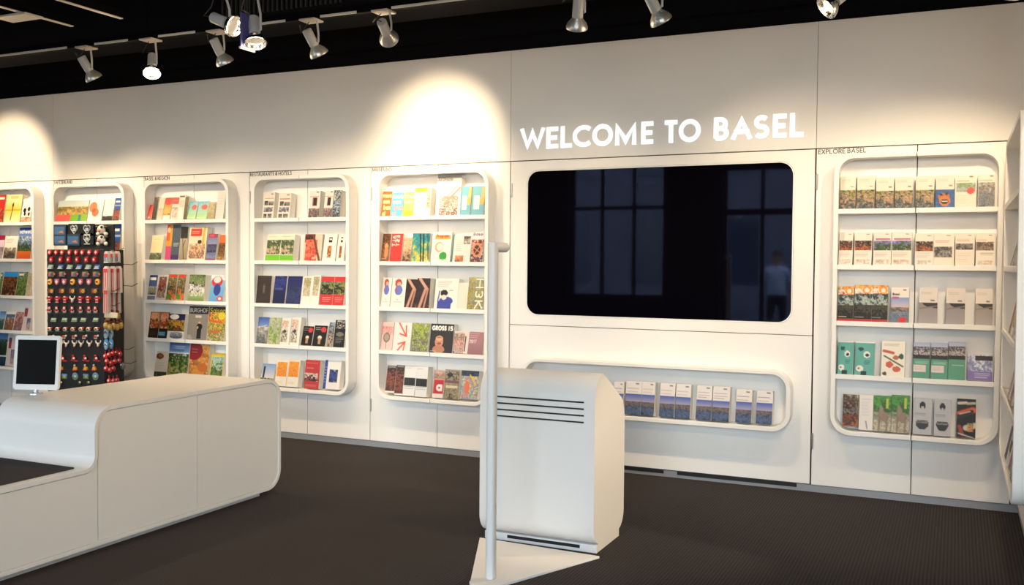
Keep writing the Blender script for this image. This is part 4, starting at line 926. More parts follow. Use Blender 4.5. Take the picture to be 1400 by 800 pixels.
for xe, xi in ((xa, xa-.012), (xb, xb+.012)):
    mb.add([(xe, *p) for p in po]+[(xe, *p) for p in pi_], [(i, (i+1) % n, (i+1) % n+n, i+n) for i in range(n)])
    mb.add([(xe, *p) for p in pi_]+[(xi, *p) for p in pi_], [(i, (i+1) % n, (i+1) % n+n, i+n) for i in range(n)], 0, True)
    mb.f.append(tuple(range(len(mb.v), len(mb.v)+n))); mb.m.append(0); mb.sm.append(False); mb.v += [(xi, *p) for p in pi_]
mb.build('shell', WHITE, cnt, sharp=35)
# door leaves in the recessed side: clip the inset outline at the two seams
def clip(poly, c, keep):      # keep: +1 y>c, -1 y<c
    out = []
    for a, b in zip(poly, poly[1:]+poly[:1]):
        ia, ib = (a[0]-c)*keep >= 0, (b[0]-c)*keep >= 0
        if ia: out.append(a)
        if ia != ib:
            t = (c-a[0])/(b[0]-a[0]); out.append((c, a[1]+t*(b[1]-a[1])))
    return out
pd = cprof(.0225); g = .0028
s1, s2 = 3.318-y0, 3.984-y0
for pl in (clip(pd, s2+g, 1), clip(clip(pd, s2-g, -1), s1+g, 1), clip(pd, s1-g, -1)):
    MB().prism(pl, 'x', -.0115, -.006).build('side_panel', WHITE, cnt)
MB().box(-CW+.06, -.035, 1.75-y0, 4.53-y0, 0, .0275).build('plinth', mat('counter_plinth', (.74, .72, .68), .5, noise=.03), cnt)
mt = MB().prism([(p[0]-3.714, p[1]) for p in arc(-.070, 3.222, .012, .012, 0, 90, 4)+arc(-.64, 3.222, .012, .012, 90, 180, 4)+[(-.652, 1.75), (-.058, 1.75)]], 'z', .4104, .4165).build('felt_mat', FELT, bevel=.002)
tag(mt, 'dark grey felt mat lying on the low part of the white counter', 'mat')

# tablet on its stand
tb_ = empty('tablet', (-4.365, 3.50, .6945), .34, label='white tablet with a black display standing on the counter corner', category='tablet')
MB().lathe([(.0, 0), (.035, 0), (.034, .006), (.013, .010), (.012, .028), (0, .028)], 18).build('stand', mat('stand_grey', (.6, .62, .68), .3, metal=.5), tb_)
TT = Matrix.Translation((0, .0, .022)) @ Matrix.Rotation(math.radians(-6), 4, 'X')
b_ = MB().prism(rr(-.125, .125, 0, .285, .018), 'y', -.010, .010, 0, True).build('frame', TABW, tb_, bevel=.002); b_.matrix_basis = TT
s_ = MB().box(-.107, .107, -.0112, -.0102, .030, .262).build('display', TABSCR, tb_); s_.parent = b_

# ------------------------------------------------------------------ kiosk seen from behind
ko = empty('information_kiosk', (-1.855, 4.3, 0), label='white rounded kiosk cabinet with four black vent slots in its back', category='kiosk')
kw = .305
yk = 4.3
def kprof(slots):
    p = arc(4.39, .135, .10, .095, 270, 180, 7)          # bottom front curve
    if slots:
        for z in (.640, .672, .704, .736): p += [(4.29, z-.0042), (4.303, z-.0042), (4.303, z+.0042), (4.29, z+.0042)]
    p += arc(4.415, .745, .125, .122, 180, 92, 8)
    p += arc(4.62, .60, .125, .14, 55, 0, 5)
    p += arc(4.655, .13, .09, .09, 0, -90, 7)
    return [(a-yk, b) for a, b in p]
mb = MB(); p0 = kprof(False); ps = kprof(True)
mb.prism(p0, 'x', -kw, -kw+.055, 0, True).prism(ps, 'x', -kw+.055, kw-.055, 0, True).prism(p0, 'x', kw-.055, kw, 0, True)
mb.build('body', WHITE, ko, clean=False, sharp=35)
for z in (.640, .672, .704, .736): MB().box(-kw+.0552, kw-.0552, -.0035, .0028, z-.0041, z+.0041).build('vent_slot', DARK, ko)
MB().box(-kw+.004, kw-.004, .045, .385, 0, .0395).build('plinth', WHITE, ko, bevel=.002)
MB().box(-.175, .215, .0442, .0449, .016, .032).build('floor_slot', DARK, ko)

# post with a triangular foot plate
po_ = empty('floor_post', (-1.835, 3.76, 0), label='slim white post with a short top handle on a triangular foot plate', category='post')
MB().prism([(-.33, .545)]+[(.32, .52)]+arc(.035, -.06, .035, .04, 0, -90, 4)+arc(-.035, -.06, .035, .04, 270, 180, 4), 'z', 0, .012).build('foot_plate', WHITE, po_, bevel=.002)
pr = rr(-.020, .020, -.022, .022, .014, 4)
MB().prism(pr, 'z', .0122, 1.490, 0, True).build('post', WHITE, po_, bevel=.004, sharp=60)
MB().tube([(0, .0, 1.468), (0.004, .05, 1.468), (.008, .105, 1.468), (.009, .116, 1.468)], [.0215, .0215, .0215, .017], 20).build('handle', WHITE, po_)

# ------------------------------------------------------------------ souvenir rack
RX0, RX1, RYF, RYB = -6.723, -6.088, 5.50, 5.70
rk = empty('souvenir_rack', ((RX0+RX1)/2, 5.6, 0), label='black souvenir display rack hung with rows of small magnets', category='rack')
rx, ry = (RX0+RX1)/2, 5.6
MB().box(RX0-rx, RX1-rx, RYF-ry, RYB-ry, .32, 1.482).build('panel', RACKB, rk, bevel=.004)
MB().box(-.04, .04, -.04, .04, .03, .3199).build('post', RACKB, rk)
MB().lathe([(0, 0), (.3, 0), (.3, .015), (.05, .03), (0, .03)], 24).build('base', RACKB, rk)
MB().box(-.27, .25, .06, .075, 1.4825, 1.685).build('upper_panel', RACKB, rk)
for z in [1.47-.062*k for k in range(17)]:
    MB().box(RX0-rx-.012, RX0-rx-.0002, RYF-ry+.01, RYF-ry+.03, z-.02, z).build('peg', RACKB, rk)
def hook(z, y, dx=.12):
    x0 = RX1-rx
    MB().tube([(x0, y-ry, z), (x0+dx*.6, y-ry, z-.004), (x0+dx, y-ry, z+.02)], .0025, 6).build('hook', CARD, rk)
hooks = []
RY0 = RYF-.0005
def souvenir(name, mesh, loc, label, cat, group):
    o = bpy.data.objects.new(name, mesh); C.objects.link(o); o.location = loc
    family(o, label, cat, group)
    return o
def disc(r, d, mi=0, n=14): 
    return MB().prism([(r*math.cos(2*math.pi*k/n), r*math.sin(2*math.pi*k/n)) for k in range(n)], 'y', -d, 0, mi)
def cross(mb, s, y, mi, cx=0, cz=0):
    return mb.box(cx-s*.17, cx+s*.17, y-.003, y, cz-s*.5, cz+s*.5, mi).box(cx-s*.5, cx+s*.5, y-.0031, y, cz-s*.17, cz+s*.17, mi)
RED, WHT, GRN, BLU, YEL, PNK, BRN, SKY_ = 'b42028', 'd8d2c8', '6a8c6c', '4868a8', 'e0a030', 'b86478', '7c5030', '6c9cc8'
KINDS = {}
m = MB(); m.lathe([(.027, 0), (.026, -.008), (.018, -.017), (.0, -.021)], 14, 0, Matrix.Rotation(-math.pi/2, 4, 'X') @ Matrix.Scale(-1, 4)); 
m = disc(.026, .012, 0); cross(m, .030, -.012, 1); KINDS['ball'] = m.mesh('m', [cm(RED), cm(WHT)])
m = MB().box(-.022, .022, -.02, 0, -.024, .02, 0).box(-.018, .018, -.012, 0, .02, .028, 0); cross(m, .024, -.02, 1); KINDS['cube'] = m.mesh('m', [cm(RED), cm(WHT)])
def house(c): 
    m = MB().prism([(-.04, -.02), (.03, -.02), (.042, .02), (-.02, .022)], 'y', -.012, 0, 0).prism([(-.03, -.012), (.02, -.012), (.028, .006), (-.018, .006)], 'y', -.016, -.012, 1).box(-.035, .03, -.017, -.012, -.02, -.014, 2); return m.mesh('m', [cm(c), cm('a8b8c8'), cm(WHT)])
KINDS['house_green'] = house('8aa890'); KINDS['house_blue'] = house(BLU)
m = MB().prism(rr(-.042, .038, -.026, .026, .008, 3), 'y', -.008, 0, 0).box(-.03, -.005, -.011, -.008, -.015, .015, 1).box(.0, .02, -.012, -.008, -.018, .005, 2)
m.sphere((.045, -.008, 0), .012, .006, .012, 8, 5, 3).box(-.02, .01, -.013, -.008, .008, .02, 4); KINDS['plaque'] = m.mesh('m', [cm('6a5a4c'), cm(PNK), cm(BLU), cm('c06840'), cm('8ca048')])
m = disc(.030, .008, 0); m.box(-.018, .012, -.012, -.008, -.008, .008, 1).prism([(.022*math.cos(t/8*6.283), .022*math.sin(t/8*6.283)) for t in range(8)], 'y', -.010, -.008, 2); KINDS['round_yellow'] = m.mesh('m', [cm(YEL), cm('7c2820'), cm('f0c860')])
m = MB().prism([(-.028, .028), (-.028, -.005), (-.018, -.022), (0, -.030), (.018, -.022), (.028, -.005), (.028, .028)], 'y', -.010, 0, 0); cross(m, .034, -.010, 1); KINDS['shield'] = m.mesh('m', [cm(PNK), cm('e8d8d8')])
m = MB().prism(rr(-.040, .036, -.024, .026, .01, 3), 'y', -.009, 0, 0).box(-.028, -.006, -.013, -.009, -.016, .018, 1).prism(arc(.012, 0, .018, .018, 0, 350, 9), 'y', -.014, -.009, 2).box(.004, .016, -.016, -.014, -.006, .006, 3); KINDS['plaque_gold'] = m.mesh('m', [cm('5c4a34'), cm('a8342c'), cm('d8b048'), cm('6c8c48')])
m = MB().prism([(-.018, -.03), (.018, -.03), (.018, .01), (.036, 0), (.036, .016), (.02, .028), (-.02, .028), (-.036, .016), (-.036, 0), (-.018, .01)], 'y', -.012, 0, 0).box(-.012, .012, -.015, -.012, .02, .03, 1).box(-.018, .018, -.014, -.012, -.006, .0, 1).box(-.018, .018, -.014, -.012, -.03, -.024, 1); KINDS['jersey'] = m.mesh('m', [cm(RED), cm(WHT)])
def horns(mb, z=0, s=1):
    for sg in (-1, 1): mb.tube([(sg*.008*s, -.008, z+.004), (sg*.024*s, -.009, z+.008), (sg*.032*s, -.009, z+.024), (sg*.028*s, -.008, z+.034)], [.006, .007, .006, .002], 6, 0)
    mb.sphere((0, -.009, z-.008), .014*s, .009, .018*s, 8, 6, 0); mb.sphere((0, -.012, z-.022), .011*s, .008, .010*s, 8, 5, 1); return mb
KINDS['bull'] = horns(MB()).mesh('m', [cm(WHT), cm('d8a088')])
m = MB(); m.sphere((0, -.012, -.012), .024, .012, .02, 10, 6, 0); m.sphere((0, -.014, .014), .014, .01, .014, 8, 6, 0); m.box(-.02, .02, -.028, -.01, -.012, .004, 1)
for sg in (-1, 1): m.sphere((sg*.013, -.014, .028), .006, .005, .008, 6, 5, 1)
m.box(-.028, .028, -.014, 0, -.034, -.03, 2); KINDS['cow_figure'] = m.mesh('m', [cm(WHT), cm(RED), cm(GRN)])
m = MB().prism([(-.038, -.016), (.026, -.016), (.038, .02), (-.022, .02)], 'y', -.010, 0, 0).prism([(-.03, -.012), (.02, -.012), (.024, .0), (-.026, .0)], 'y', -.013, -.010, 1); KINDS['plate_green'] = m.mesh('m', [cm('b8c8b0'), cm('5c9440')])
m = MB(); m.box(-.034, .034, -.014, 0, -.026, -.018, 2); m.sphere((-.006, -.012, 0), .028, .012, .02, 10, 6, 0); m.sphere((.026, -.014, .010), .011, .01, .012, 8, 5, 1); m.box(-.014, .008, -.026, -.012, -.006, .008, 1); KINDS['sheep'] = m.mesh('m', [cm(WHT), cm('b03838'), cm('50703c')])
m = MB(); m.sphere((-.012, -.01, .0), .024, .01, .012, 8, 5, 0); m.sphere((.022, -.012, .006), .012, .01, .012, 8, 5, 1)
for q in (-.026, -.010, .004): m.box(q-.003, q+.003, -.014, -.006, -.024, -.006, 1)
KINDS['small_cow'] = m.mesh('m', [cm('b84840'), cm(WHT)])
m = MB(); m.prism([(-.04, -.02), (.042, -.026), (.036, -.012), (-.03, -.006)], 'y', -.014, 0, 0); m.sphere((0, -.014, .004), .02, .012, .02, 8, 6, 0); m.sphere((-.006, -.016, .028), .011, .01, .011, 8, 5, 0); m.sphere((.012, -.018, .004), .012, .01, .012, 8, 5, 1); KINDS['sledge'] = m.mesh('m', [cm('b83038'), cm('f0e0d8')])
m = MB(); m.prism([(-.026, -.028), (.026, -.028), (.014, .008), (-.010, .010)], 'y', -.016, 0, 0); m.box(-.026, .026, -.018, 0, -.028, -.018, 1); m.sphere((-.002, -.012, .020), .010, .009, .012, 8, 6, 2); KINDS['bell'] = m.mesh('m', [cm('e0a838'), cm('c84028'), cm('c8c4bc')])
m = MB().prism(rr(-.038, .038, -.026, .026, .003, 2), 'y', -.006, 0, 0).box(-.034, .034, -.008, -.006, .004, .022, 1).box(-.034, .034, -.0081, -.006, -.022, .004, 2).box(-.01, .016, -.009, -.008, -.012, .006, 3); KINDS['view_plate'] = m.mesh('m', [cm('384858'), cm(SKY_), cm('60803c'), cm('c8a060')])
m = disc(.036, .006, 0, 18); m.prism(arc(0, 0, .031, .031, 10, 170, 10), 'y', -.008, -.006, 1).prism(arc(0, 0, .031, .031, 190, 350, 10), 'y', -.008, -.006, 2).sphere((.004, -.008, -.002), .014, .004, .014, 8, 5, 3); KINDS['view_round'] = m.mesh('m', [cm('88a8b0'), cm(SKY_), cm('588038'), cm('b8c8a0')])
m = MB(); m.sphere((0, -.01, 0), .022, .01, .02, 8, 6, 0); m.sphere((.014, -.014, .006), .01, .008, .01, 8, 5, 1); KINDS['dark_bit'] = m.mesh('m', [cm('4c4438'), cm('c8c0a8')])
def c1(v): return 50+v/5.714
def c2(v): return 50+v/6.664
ROWS = [  # y px, kind list, x px list, label
 (345, 'ball', [c1(v) for v in (110,160,207,265,317,365,420,473)], 'red round magnet with a white cross', 1),
 (355, 'cube', [c1(v) for v in (128,200,262,330,402,463)], 'red cube magnet with a white cross', 1),
 (365, ['house_green','house_blue'], [c1(v) for v in (115,195,265,340,410,480)], '', 1),
 (375, 'plaque', [c1(v) for v in (120,205,300,385,470)], 'multicoloured rectangular magnet below the little houses', 1),
 (385.4, ['round_yellow','shield','shield','round_yellow','shield','shield','round_yellow'], [c1(v) for v in (108,165,222,285,350,415,480)], '', 1),
 (398, 'plaque_gold', [c1(v) for v in (120,205,285,365,460)], 'gold and red rectangular magnet below the shields', 1),
 (409.4, ['jersey','jersey','jersey','bull','jersey','jersey','jersey'], [c1(v) for v in (108,170,230,287,350,410,480)], '', 1),
 (423.4, 'cow_figure', [c1(v) for v in (112,168,228,290,355,420,470)], 'white and red sitting cow magnet', 1),
 (437.7, 'plate_green', [c2(v) for v in (160,260,350,432,545)], 'slanted pale green magnet below the sitting cows', 1),
 (450, 'sheep', [c2(v) for v in (132,205,275,345,420,487,560)], 'white sheep magnet with red head', 1),
 (460, 'small_cow', [c2(v) for v in (150,265,355,450,555)], 'small red and white standing cow magnet', 1),
 (470, 'bull', [c2(v) for v in (230,280,355,415,490,570)], 'white bull head magnet above the sledges', 1),
 (490.5, 'sledge', [c2(v) for v in (250,350,455,555)], 'red figure riding a sledge magnet', 1),
 (502.5, 'bell', [c2(v) for v in (230,360,455,535)], 'yellow and red bell-shaped magnet', 1),
 (514.5, ['view_plate','view_round'], [c2(v) for v in (260,355,455,540)], '', 1),
 (523.5, 'dark_bit', [c2(v) for v in (230,400,480)], 'small dark figure magnet at the foot of the rack', 1)]
SPECIAL = {'house_green': 'pale green little house magnet', 'house_blue': 'blue little house magnet', 'round_yellow': 'yellow round magnet between pink shields',
           'shield': 'pink shield magnet with a pale cross', 'jersey': 'red jersey-shaped magnet', 'bull': 'white horned bull head magnet among the red jerseys',
           'view_plate': 'rectangular landscape picture magnet', 'view_round': 'round landscape picture magnet'}
for yp, ks, xsx, lab, _ in ROWS:
    for i, xp in enumerate(xsx):
        k = ks if isinstance(ks, str) else ks[i % len(ks)]
        l = lab or SPECIAL[k]
        p = at_y(xp, yp, RYF)
        mg = souvenir('magnet', KINDS[k], (p.x, RYF-.0004, p.z), l+' on the rack', 'magnet', 'magnets: '+l); mg.scale = (.84, 1, .84)
# pouches, hearts and plush cows on the upper panel
UPY = 5.66
def pouch(col, col2):
    m = MB().prism(rr(-.072, .072, -.048, .048, .008, 3), 'y', -.018, 0, 0).box(-.06, .06, -.0195, -.018, -.035, .03, 1).prism([(-.02, -.02), (.05, -.025), (.03, .0)], 'y', -.021, -.0195, 2)
    return m.mesh('m', [cm('283848'), cm(col), cm(col2)])
PB = pouch('3c608c', 'a87848')
m = MB().prism(rr(-.072, .072, -.048, .048, .008, 3), 'y', -.014, 0, 0)
hp = [(0, -.034), (-.036, .004), (-.034, .026), (-.018, .034), (0, .022), (.018, .034), (.034, .026), (.036, .004), (0, -.034)]
for a, b in zip(hp, hp[1:]): m.tube([(a[0], -.016, a[1]), (b[0], -.016, b[1])], .0045, 6, 1)
m.box(-.034, .034, -.017, -.014, -.044, -.036, 1).box(-.018, .018, -.017, -.014, -.012, .014, 1)
HB = m.mesh('m', [cm('14161c'), cm('a8b0b4')])
m = MB(); m.sphere((0, -.03, 0), .04, .026, .036, 10, 7, 0); m.sphere((-.004, -.054, -.008), .02, .012, .016, 8, 6, 1)
for sg in (-1, 1): m.sphere((sg*.05, -.03, .018), .022, .012, .014, 8, 6, 2); m.sphere((sg*.042, -.026, -.034), .02, .014, .016, 8, 6, 0)
m.sphere((.02, -.05, .018), .012, .008, .012, 7, 5, 2); CB = m.mesh('m', [cm('e4dcd0'), cm('d09888'), cm('241c1a')])
for xp, yp, me, l, cat in [(84, 315, PB, 'blue pouch at the upper left above the souvenir rack', 'pouch'), (84, 328, PB, 'lower left blue pouch above the souvenir rack', 'pouch'), (102.5, 328, PB, 'blue pouch below the leftmost heart pouch above the souvenir rack', 'pouch'),
                       (103.5, 314, HB, 'black pouch with a grey heart, leftmost above the souvenir rack', 'pouch'), (121, 314, HB, 'black heart pouch beside the upper plush cow', 'pouch'), (121, 327, HB, 'black heart pouch beside the lower plush cow', 'pouch'),
                       (143, 314, CB, 'upper plush cow above the souvenir rack', 'plush toy'), (143, 327.5, CB, 'lower plush cow above the souvenir rack', 'plush toy')]:
    p = at_y(xp, yp, UPY-.001); souvenir('pouch' if cat == 'pouch' else 'plush_cow', me, (p.x, UPY-.0005, p.z), l, cat, 'goods on the upper rack panel')
# goods hanging on the right flank of the rack
SX = RX1+.012
def bag_mesh(w, h, base, stripe, n=3):
    m = MB().prism([(-w/2, -h), (w/2, -h), (w/2*.9, -.02), (.01, 0), (-.01, 0), (-w/2*.9, -.02)], 'y', -.012, .012, 0)
    for k in range(n):
        a = -w/2+w*(k+.25)/n; m.box(a, a+w/n*.45, -.0135, -.012, -h+.01, -.025, 1)
    m.box(-w/2*.8, w/2*.8, -.0138, -.012, -.05, -.02, 2)
    return m.mesh('m', [cm(base), cm(stripe), cm('c84848')])
BAG1 = bag_mesh(.06, .21, 'd8ccc4', 'c85058'); BAG2 = bag_mesh(.055, .20, 'b8b0a8', 'd86868', 2); PEN = bag_mesh(.05, .092, 'c8c8c4', '4878a8', 3)
def hang(name, me, px, py, Y, label, cat, grp):
    hw = max(abs(v.co.x) for v in me.vertices)
    X = RX1+hw+.004+.02*(len(FAM) % 2); d = ray(px, py); t = X/d.x
    p = CO+d*t; return souvenir(name, me, (X, p.y, p.z), label, cat, grp)
for z, y in ((1.475, 5.56), (1.367, 5.52), (1.16, 5.52), (1.045, 5.52), (.84, 5.55), (.70, 5.55), (.575, 5.68), (1.367, 5.70), (1.195, 5.70), (.69, 5.66)): hook(z, y, .15)
for i, px in enumerate((146.5, 153, 160)): hang('pencil_pack', PEN, px, 343.5, 5.52+.03*i, 'blue and white pencil pack hanging at the top right of the rack', 'pencil pack', 'pencil packs on the rack flank')
for i, px in enumerate((146, 154, 162)): hang('ribbon_bag', BAG1, px, 364, 5.52+.03*i, 'red-striped clear bag in the upper row on the rack flank', 'bag', 'upper striped bags on the rack flank')
for i, px in enumerate((146, 153, 160.5)): hang('ribbon_bag', BAG2, px, 393.5, 5.52+.03*i, 'red-striped clear bag in the lower row on the rack flank', 'bag', 'lower striped bags on the rack flank')
m = MB(); m.sphere((0, 0, -.03), .022, .02, .03, 8, 6, 0); m.sphere((0, 0, .006), .015, .014, .014, 8, 6, 1); m.tube([(0, 0, .018), (0, 0, .04)], .002, 5, 2); KC = m.mesh('m', [cm('b8924c'), cm('6c3028'), cm('888888')])
for i, (px, py) in enumerate(((145, 440), (150, 442), (155, 441), (160, 442), (165, 440), (148, 428), (154, 426), (161, 427))):
    hang('bell_keyring', KC, px, py, 5.52+.02*(i % 5), 'small brass bell keyring in the cluster on the rack flank', 'keyring', 'bell keyrings on the rack flank')
hang('luggage_tag', MB().prism(rr(-.07, .07, -.02, .02, .006, 3), 'y', -.004, .004).mesh('m', [cm('d8ccb0')]), 152, 431, 5.495, 'cream oblong tag hanging among the bell keyrings', 'tag', None)
m = MB(); m.prism([(.022*math.cos(t/12*6.283), .042*math.sin(t/12*6.283)*(1-.12*math.cos(t/12*6.283))) for t in range(12)], 'y', -.008, .004, 0); m.tube([(-.016, -.009, .0), (0, -.016, .018), (.016, -.009, 0)], .004, 5, 1); FFa = m.mesh('m', [cm('88a0b0'), cm('283038')])
m2 = MB(); m2.prism([(.022*math.cos(t/12*6.283), .042*math.sin(t/12*6.283)) for t in range(12)], 'y', -.008, .004, 0); m2.tube([(-.016, -.009, .0), (0, -.016, .018), (.016, -.009, 0)], .004, 5, 1); m2.sphere((0, -.009, -.018), .01, .003, .01, 7, 5, 2); FFb = m2.mesh('m', [cm('5898d0'), cm('e8e4e0'), cm('e0c040')])
for px, py, me, l in ((145.5, 456, FFa, 'grey toy sandal, upper left on the rack flank'), (152, 456, FFa, 'grey toy sandal, upper right on the rack flank'), (145.5, 471, FFb, 'blue toy sandal, lower left on the rack flank'), (152, 470, FFb, 'blue toy sandal, lower right on the rack flank')):
    hang('toy_sandal', me, px, py, 5.53, l, 'keyring', 'toy sandals on the rack flank')
m = MB(); m.sphere((0, 0, -.024), .02, .016, .022, 8, 6, 0); m.sphere((.004, -.012, -.02), .009, .008, .009, 6, 5, 1); m.tube([(0, 0, -.002), (0, 0, .02)], .003, 5, 0); RK = m.mesh('m', [cm('c82c30'), cm('f0dcd8')])
for i, (px, py) in enumerate(((144, 483), (149, 481), (154, 479), (159, 478), (164, 480), (146, 490), (152, 492), (157, 490), (163, 489), (145, 500), (150, 502), (155, 500), (149, 517), (155, 517), (160, 516))):
    hang('red_keyring', RK, px, py, 5.515+.022*(i % 5), 'small red keyring in the low cluster on the rack flank', 'keyring', 'red keyrings on the rack flank')
m = MB(); m.sphere((0, 0, -.02), .024, .018, .03, 8, 6, 0); m.sphere((-.004, -.016, -.01), .008, .006, .008, 6, 5, 1); hang('plush_keyring', m.mesh('m', [cm('6c6864'), cm(WHT)]), 168, 497, 5.6, 'grey plush keyring right of the red keyrings', 'keyring', None)

name_families()
# ------------------------------------------------------------------ ceiling: rails, ducts and spotlights
RAILY, RAILZ = 4.9, 2.895
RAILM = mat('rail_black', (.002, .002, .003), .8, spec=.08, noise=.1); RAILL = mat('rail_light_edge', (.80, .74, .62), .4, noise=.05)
rail = empty('lighting_rail', (-3, RAILY, RAILZ), label='long black lighting rail hanging parallel to the rear wall', category='rail')
MB().box(-8.3, 6.3, -.02, .02, -.0, .05).build('bar', RAILM, rail)
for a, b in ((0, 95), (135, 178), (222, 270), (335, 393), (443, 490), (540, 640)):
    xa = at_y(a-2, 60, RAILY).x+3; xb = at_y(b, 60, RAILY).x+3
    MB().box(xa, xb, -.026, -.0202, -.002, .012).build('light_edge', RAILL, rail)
for xx in (-7, -4.5, -2, .5, 3, 5.5): MB().tube([(xx, 0, .0502), (xx, 0, CEIL-RAILZ-.001)], .006, 8).build('hanger', RAILM, rail)
for i, (X, ya, yb, lab) in enumerate(((-5.53, 2.2, 4.74, 'left one of the two pale cross rails under the black ceiling'), (-5.05, 2.2, 4.72, 'right one of the two pale cross rails under the black ceiling'))):
    cr = empty('cross_rail', (X, (ya+yb)/2, 3.0), label=lab, category='rail')
    L = (yb-ya)/2
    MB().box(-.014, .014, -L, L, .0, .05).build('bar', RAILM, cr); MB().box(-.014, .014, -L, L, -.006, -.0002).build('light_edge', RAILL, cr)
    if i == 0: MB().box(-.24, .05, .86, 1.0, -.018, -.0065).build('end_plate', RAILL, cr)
    for q in (-L+.2, L-.2): MB().tube([(0, q, .0502), (0, q, CEIL-3.001)], .005, 8).build('hanger', RAILM, cr)
# black duct with louvres along the wall, barely visible
duct = empty('air_duct', (-3, 5.55, 3.06), label='black air duct with louvre grilles above the lighting rail', category='duct')
MB().box(-8.3, 3.2, -.2, .2, .0, CEIL-3.062).build('body', NAVYB, duct)
for x0_ in (-1.75, 1.15):
    for k in range(26):
        MB().box(x0_+k*.04, x0_+k*.04+.014, -.216, -.2002, .06, .34).build('louvre', mat('louvre_black', (.02, .02, .022), .45), duct)
# smaller black pipes
pp = MB().tube([(-9, 3.6, 3.3), (XR-.3, 3.6, 3.3)], .06, 12).build('ceiling_pipe', RAILM); tag(pp, 'black pipe running under the dark ceiling', 'pipe')

def spotlight(name, head, aim, label, mount, power, size=46, blend=.5, lit=False, sc=1.0, energy_col=WARM, plate=True, glow=ADDED_GLOW):
    """head = centre of the lamp body, aim = point it shines at, mount = point on the rail"""
    h, a, m_ = Vector(head), Vector(aim), Vector(mount)
    e = empty(name, h, label=label, category='spotlight', group='ceiling spotlights')
    d = (a-h).normalized()
    R3 = d.to_track_quat('Z', 'Y').to_matrix().to_4x4()
    k = sc
    body = MB().lathe([(0, -.085*k), (.026*k, -.085*k), (.030*k, -.080*k), (.030*k, .02*k), (0, .02*k)], 18, 0, R3).build('body', LGREY, e)
    rf = MB().lathe([(.026*k, .0201*k), (.032*k, .03*k), (.052*k, .055*k), (.060*k, .075*k), (.060*k, .084*k), (.056*k, .084*k), (.055*k, .078*k), (.03*k, .045*k), (.02*k, .036*k)], 22, 0, R3).build('reflector', SILVER if not lit else CHROME, e)
    MB().lathe([(0, .060*k), (.046*k, .064*k), (.0545*k, .0775*k)], 18, 0, R3).build('lens', LENS if lit is True else LENSD, rf)
    rel = m_-h
    arm = MB().box(-.008*k, .008*k, -.004, .004, 0, 1)
    sd = Vector((.036*k, 0, 0))
    A = MB().tube([sd*.9, sd+Vector((.004, 0, 0)), sd+Vector((.004, 0, rel.z*.35)), (rel.x, rel.y, rel.z*.86), (rel.x, rel.y, rel.z-.013)], .0065*k, 8).build('arm', LGREY, e)
    if plate:
        MB().box(rel.x-.10, rel.x+.012, rel.y-.05, rel.y+.05, rel.z-.0125, rel.z-.0025).build('mount_plate', PLATE, e)
    MB().tube([R3 @ Vector((0, 0, -.084*k)), R3 @ Vector((0, 0, -.12*k))+Vector((-.03, 0, .0)), Vector((-.09*k, 0, rel.z*.5)), (rel.x-.06, rel.y, rel.z-.014)], .003, 6).build('cable', CARD, e)
    if power:
        L = bpy.data.lights.new('spot', 'SPOT'); L.energy = power*LAMP; L.spot_size = math.radians(size); L.spot_blend = blend; L.color = energy_col; L.shadow_soft_size = .035
        lo = bpy.data.objects.new('spot_light', L); C.objects.link(lo); lo.parent = e
        lo.location = d*.095*k; lo.rotation_euler = (-d).to_track_quat('Z', 'Y').to_euler()
        if glow:      # extra point light added in front of the lamp to warm the upper wall
            L2 = bpy.data.lights.new('added_glow', 'POINT'); L2.energy = glow*LAMP; L2.color = energy_col; L2.shadow_soft_size = .06
            l2 = bpy.data.objects.new('added_glow_light', L2); C.objects.link(l2); l2.parent = e; l2.location = d*.16*k
    return e
def rp(px, py, Y=RAILY): return at_y(px, py, Y)
def on_rail(px, py, Y=RAILY, dx=0.03, z=RAILZ):
    p = rp(px, py, Y); return Vector((p.x-dx, Y, z-.0005))
SP = [
 # px, py, aim, label, power, size, blend, lit
 (120, 93, (-5.15, 6.1, .8), 'ceiling spotlight farthest left in view on the rail', 85, 92, 1, False),
 (208, 88, (-3.9, 3.75, .3), 'glowing ceiling spotlight turned down towards the viewer', 60, 70, .5, True),
 (300, 70, (-4.05, 6.1, .8), 'ceiling spotlight just below the one hung higher on its stem', 85, 92, 1, False),
 (428, 58, (-3.2, 6.1, .9), 'ceiling spotlight tilted right, left of the downward one', 85, 92, 1, False),
 (527, 42, (-3.44, 6.13, 2.22), 'ceiling spotlight pointing straight down above the museum shelves', 230, 58, 1, False),
 (790, 18, (-2.5, 6.1, .8), 'ceiling spotlight above the left part of the big screen', 80, 92, 1, False),
 (895, 10, (-.75, 6.1, .9), 'ceiling spotlight above the middle of the big screen', 95, 100, 1, False),
 (1147, -3, (-2.9, 3.6, .5), 'ceiling spotlight cut off by the top edge at the right', 90, 70, .6, 'dim')]
for px, py, aim, lab, pw, sz, bl, lit in SP:
    p = rp(px, py); spotlight('ceiling_spotlight', p, aim, lab, (p.x+.03, RAILY, RAILZ-.0005), pw, sz, bl, lit)
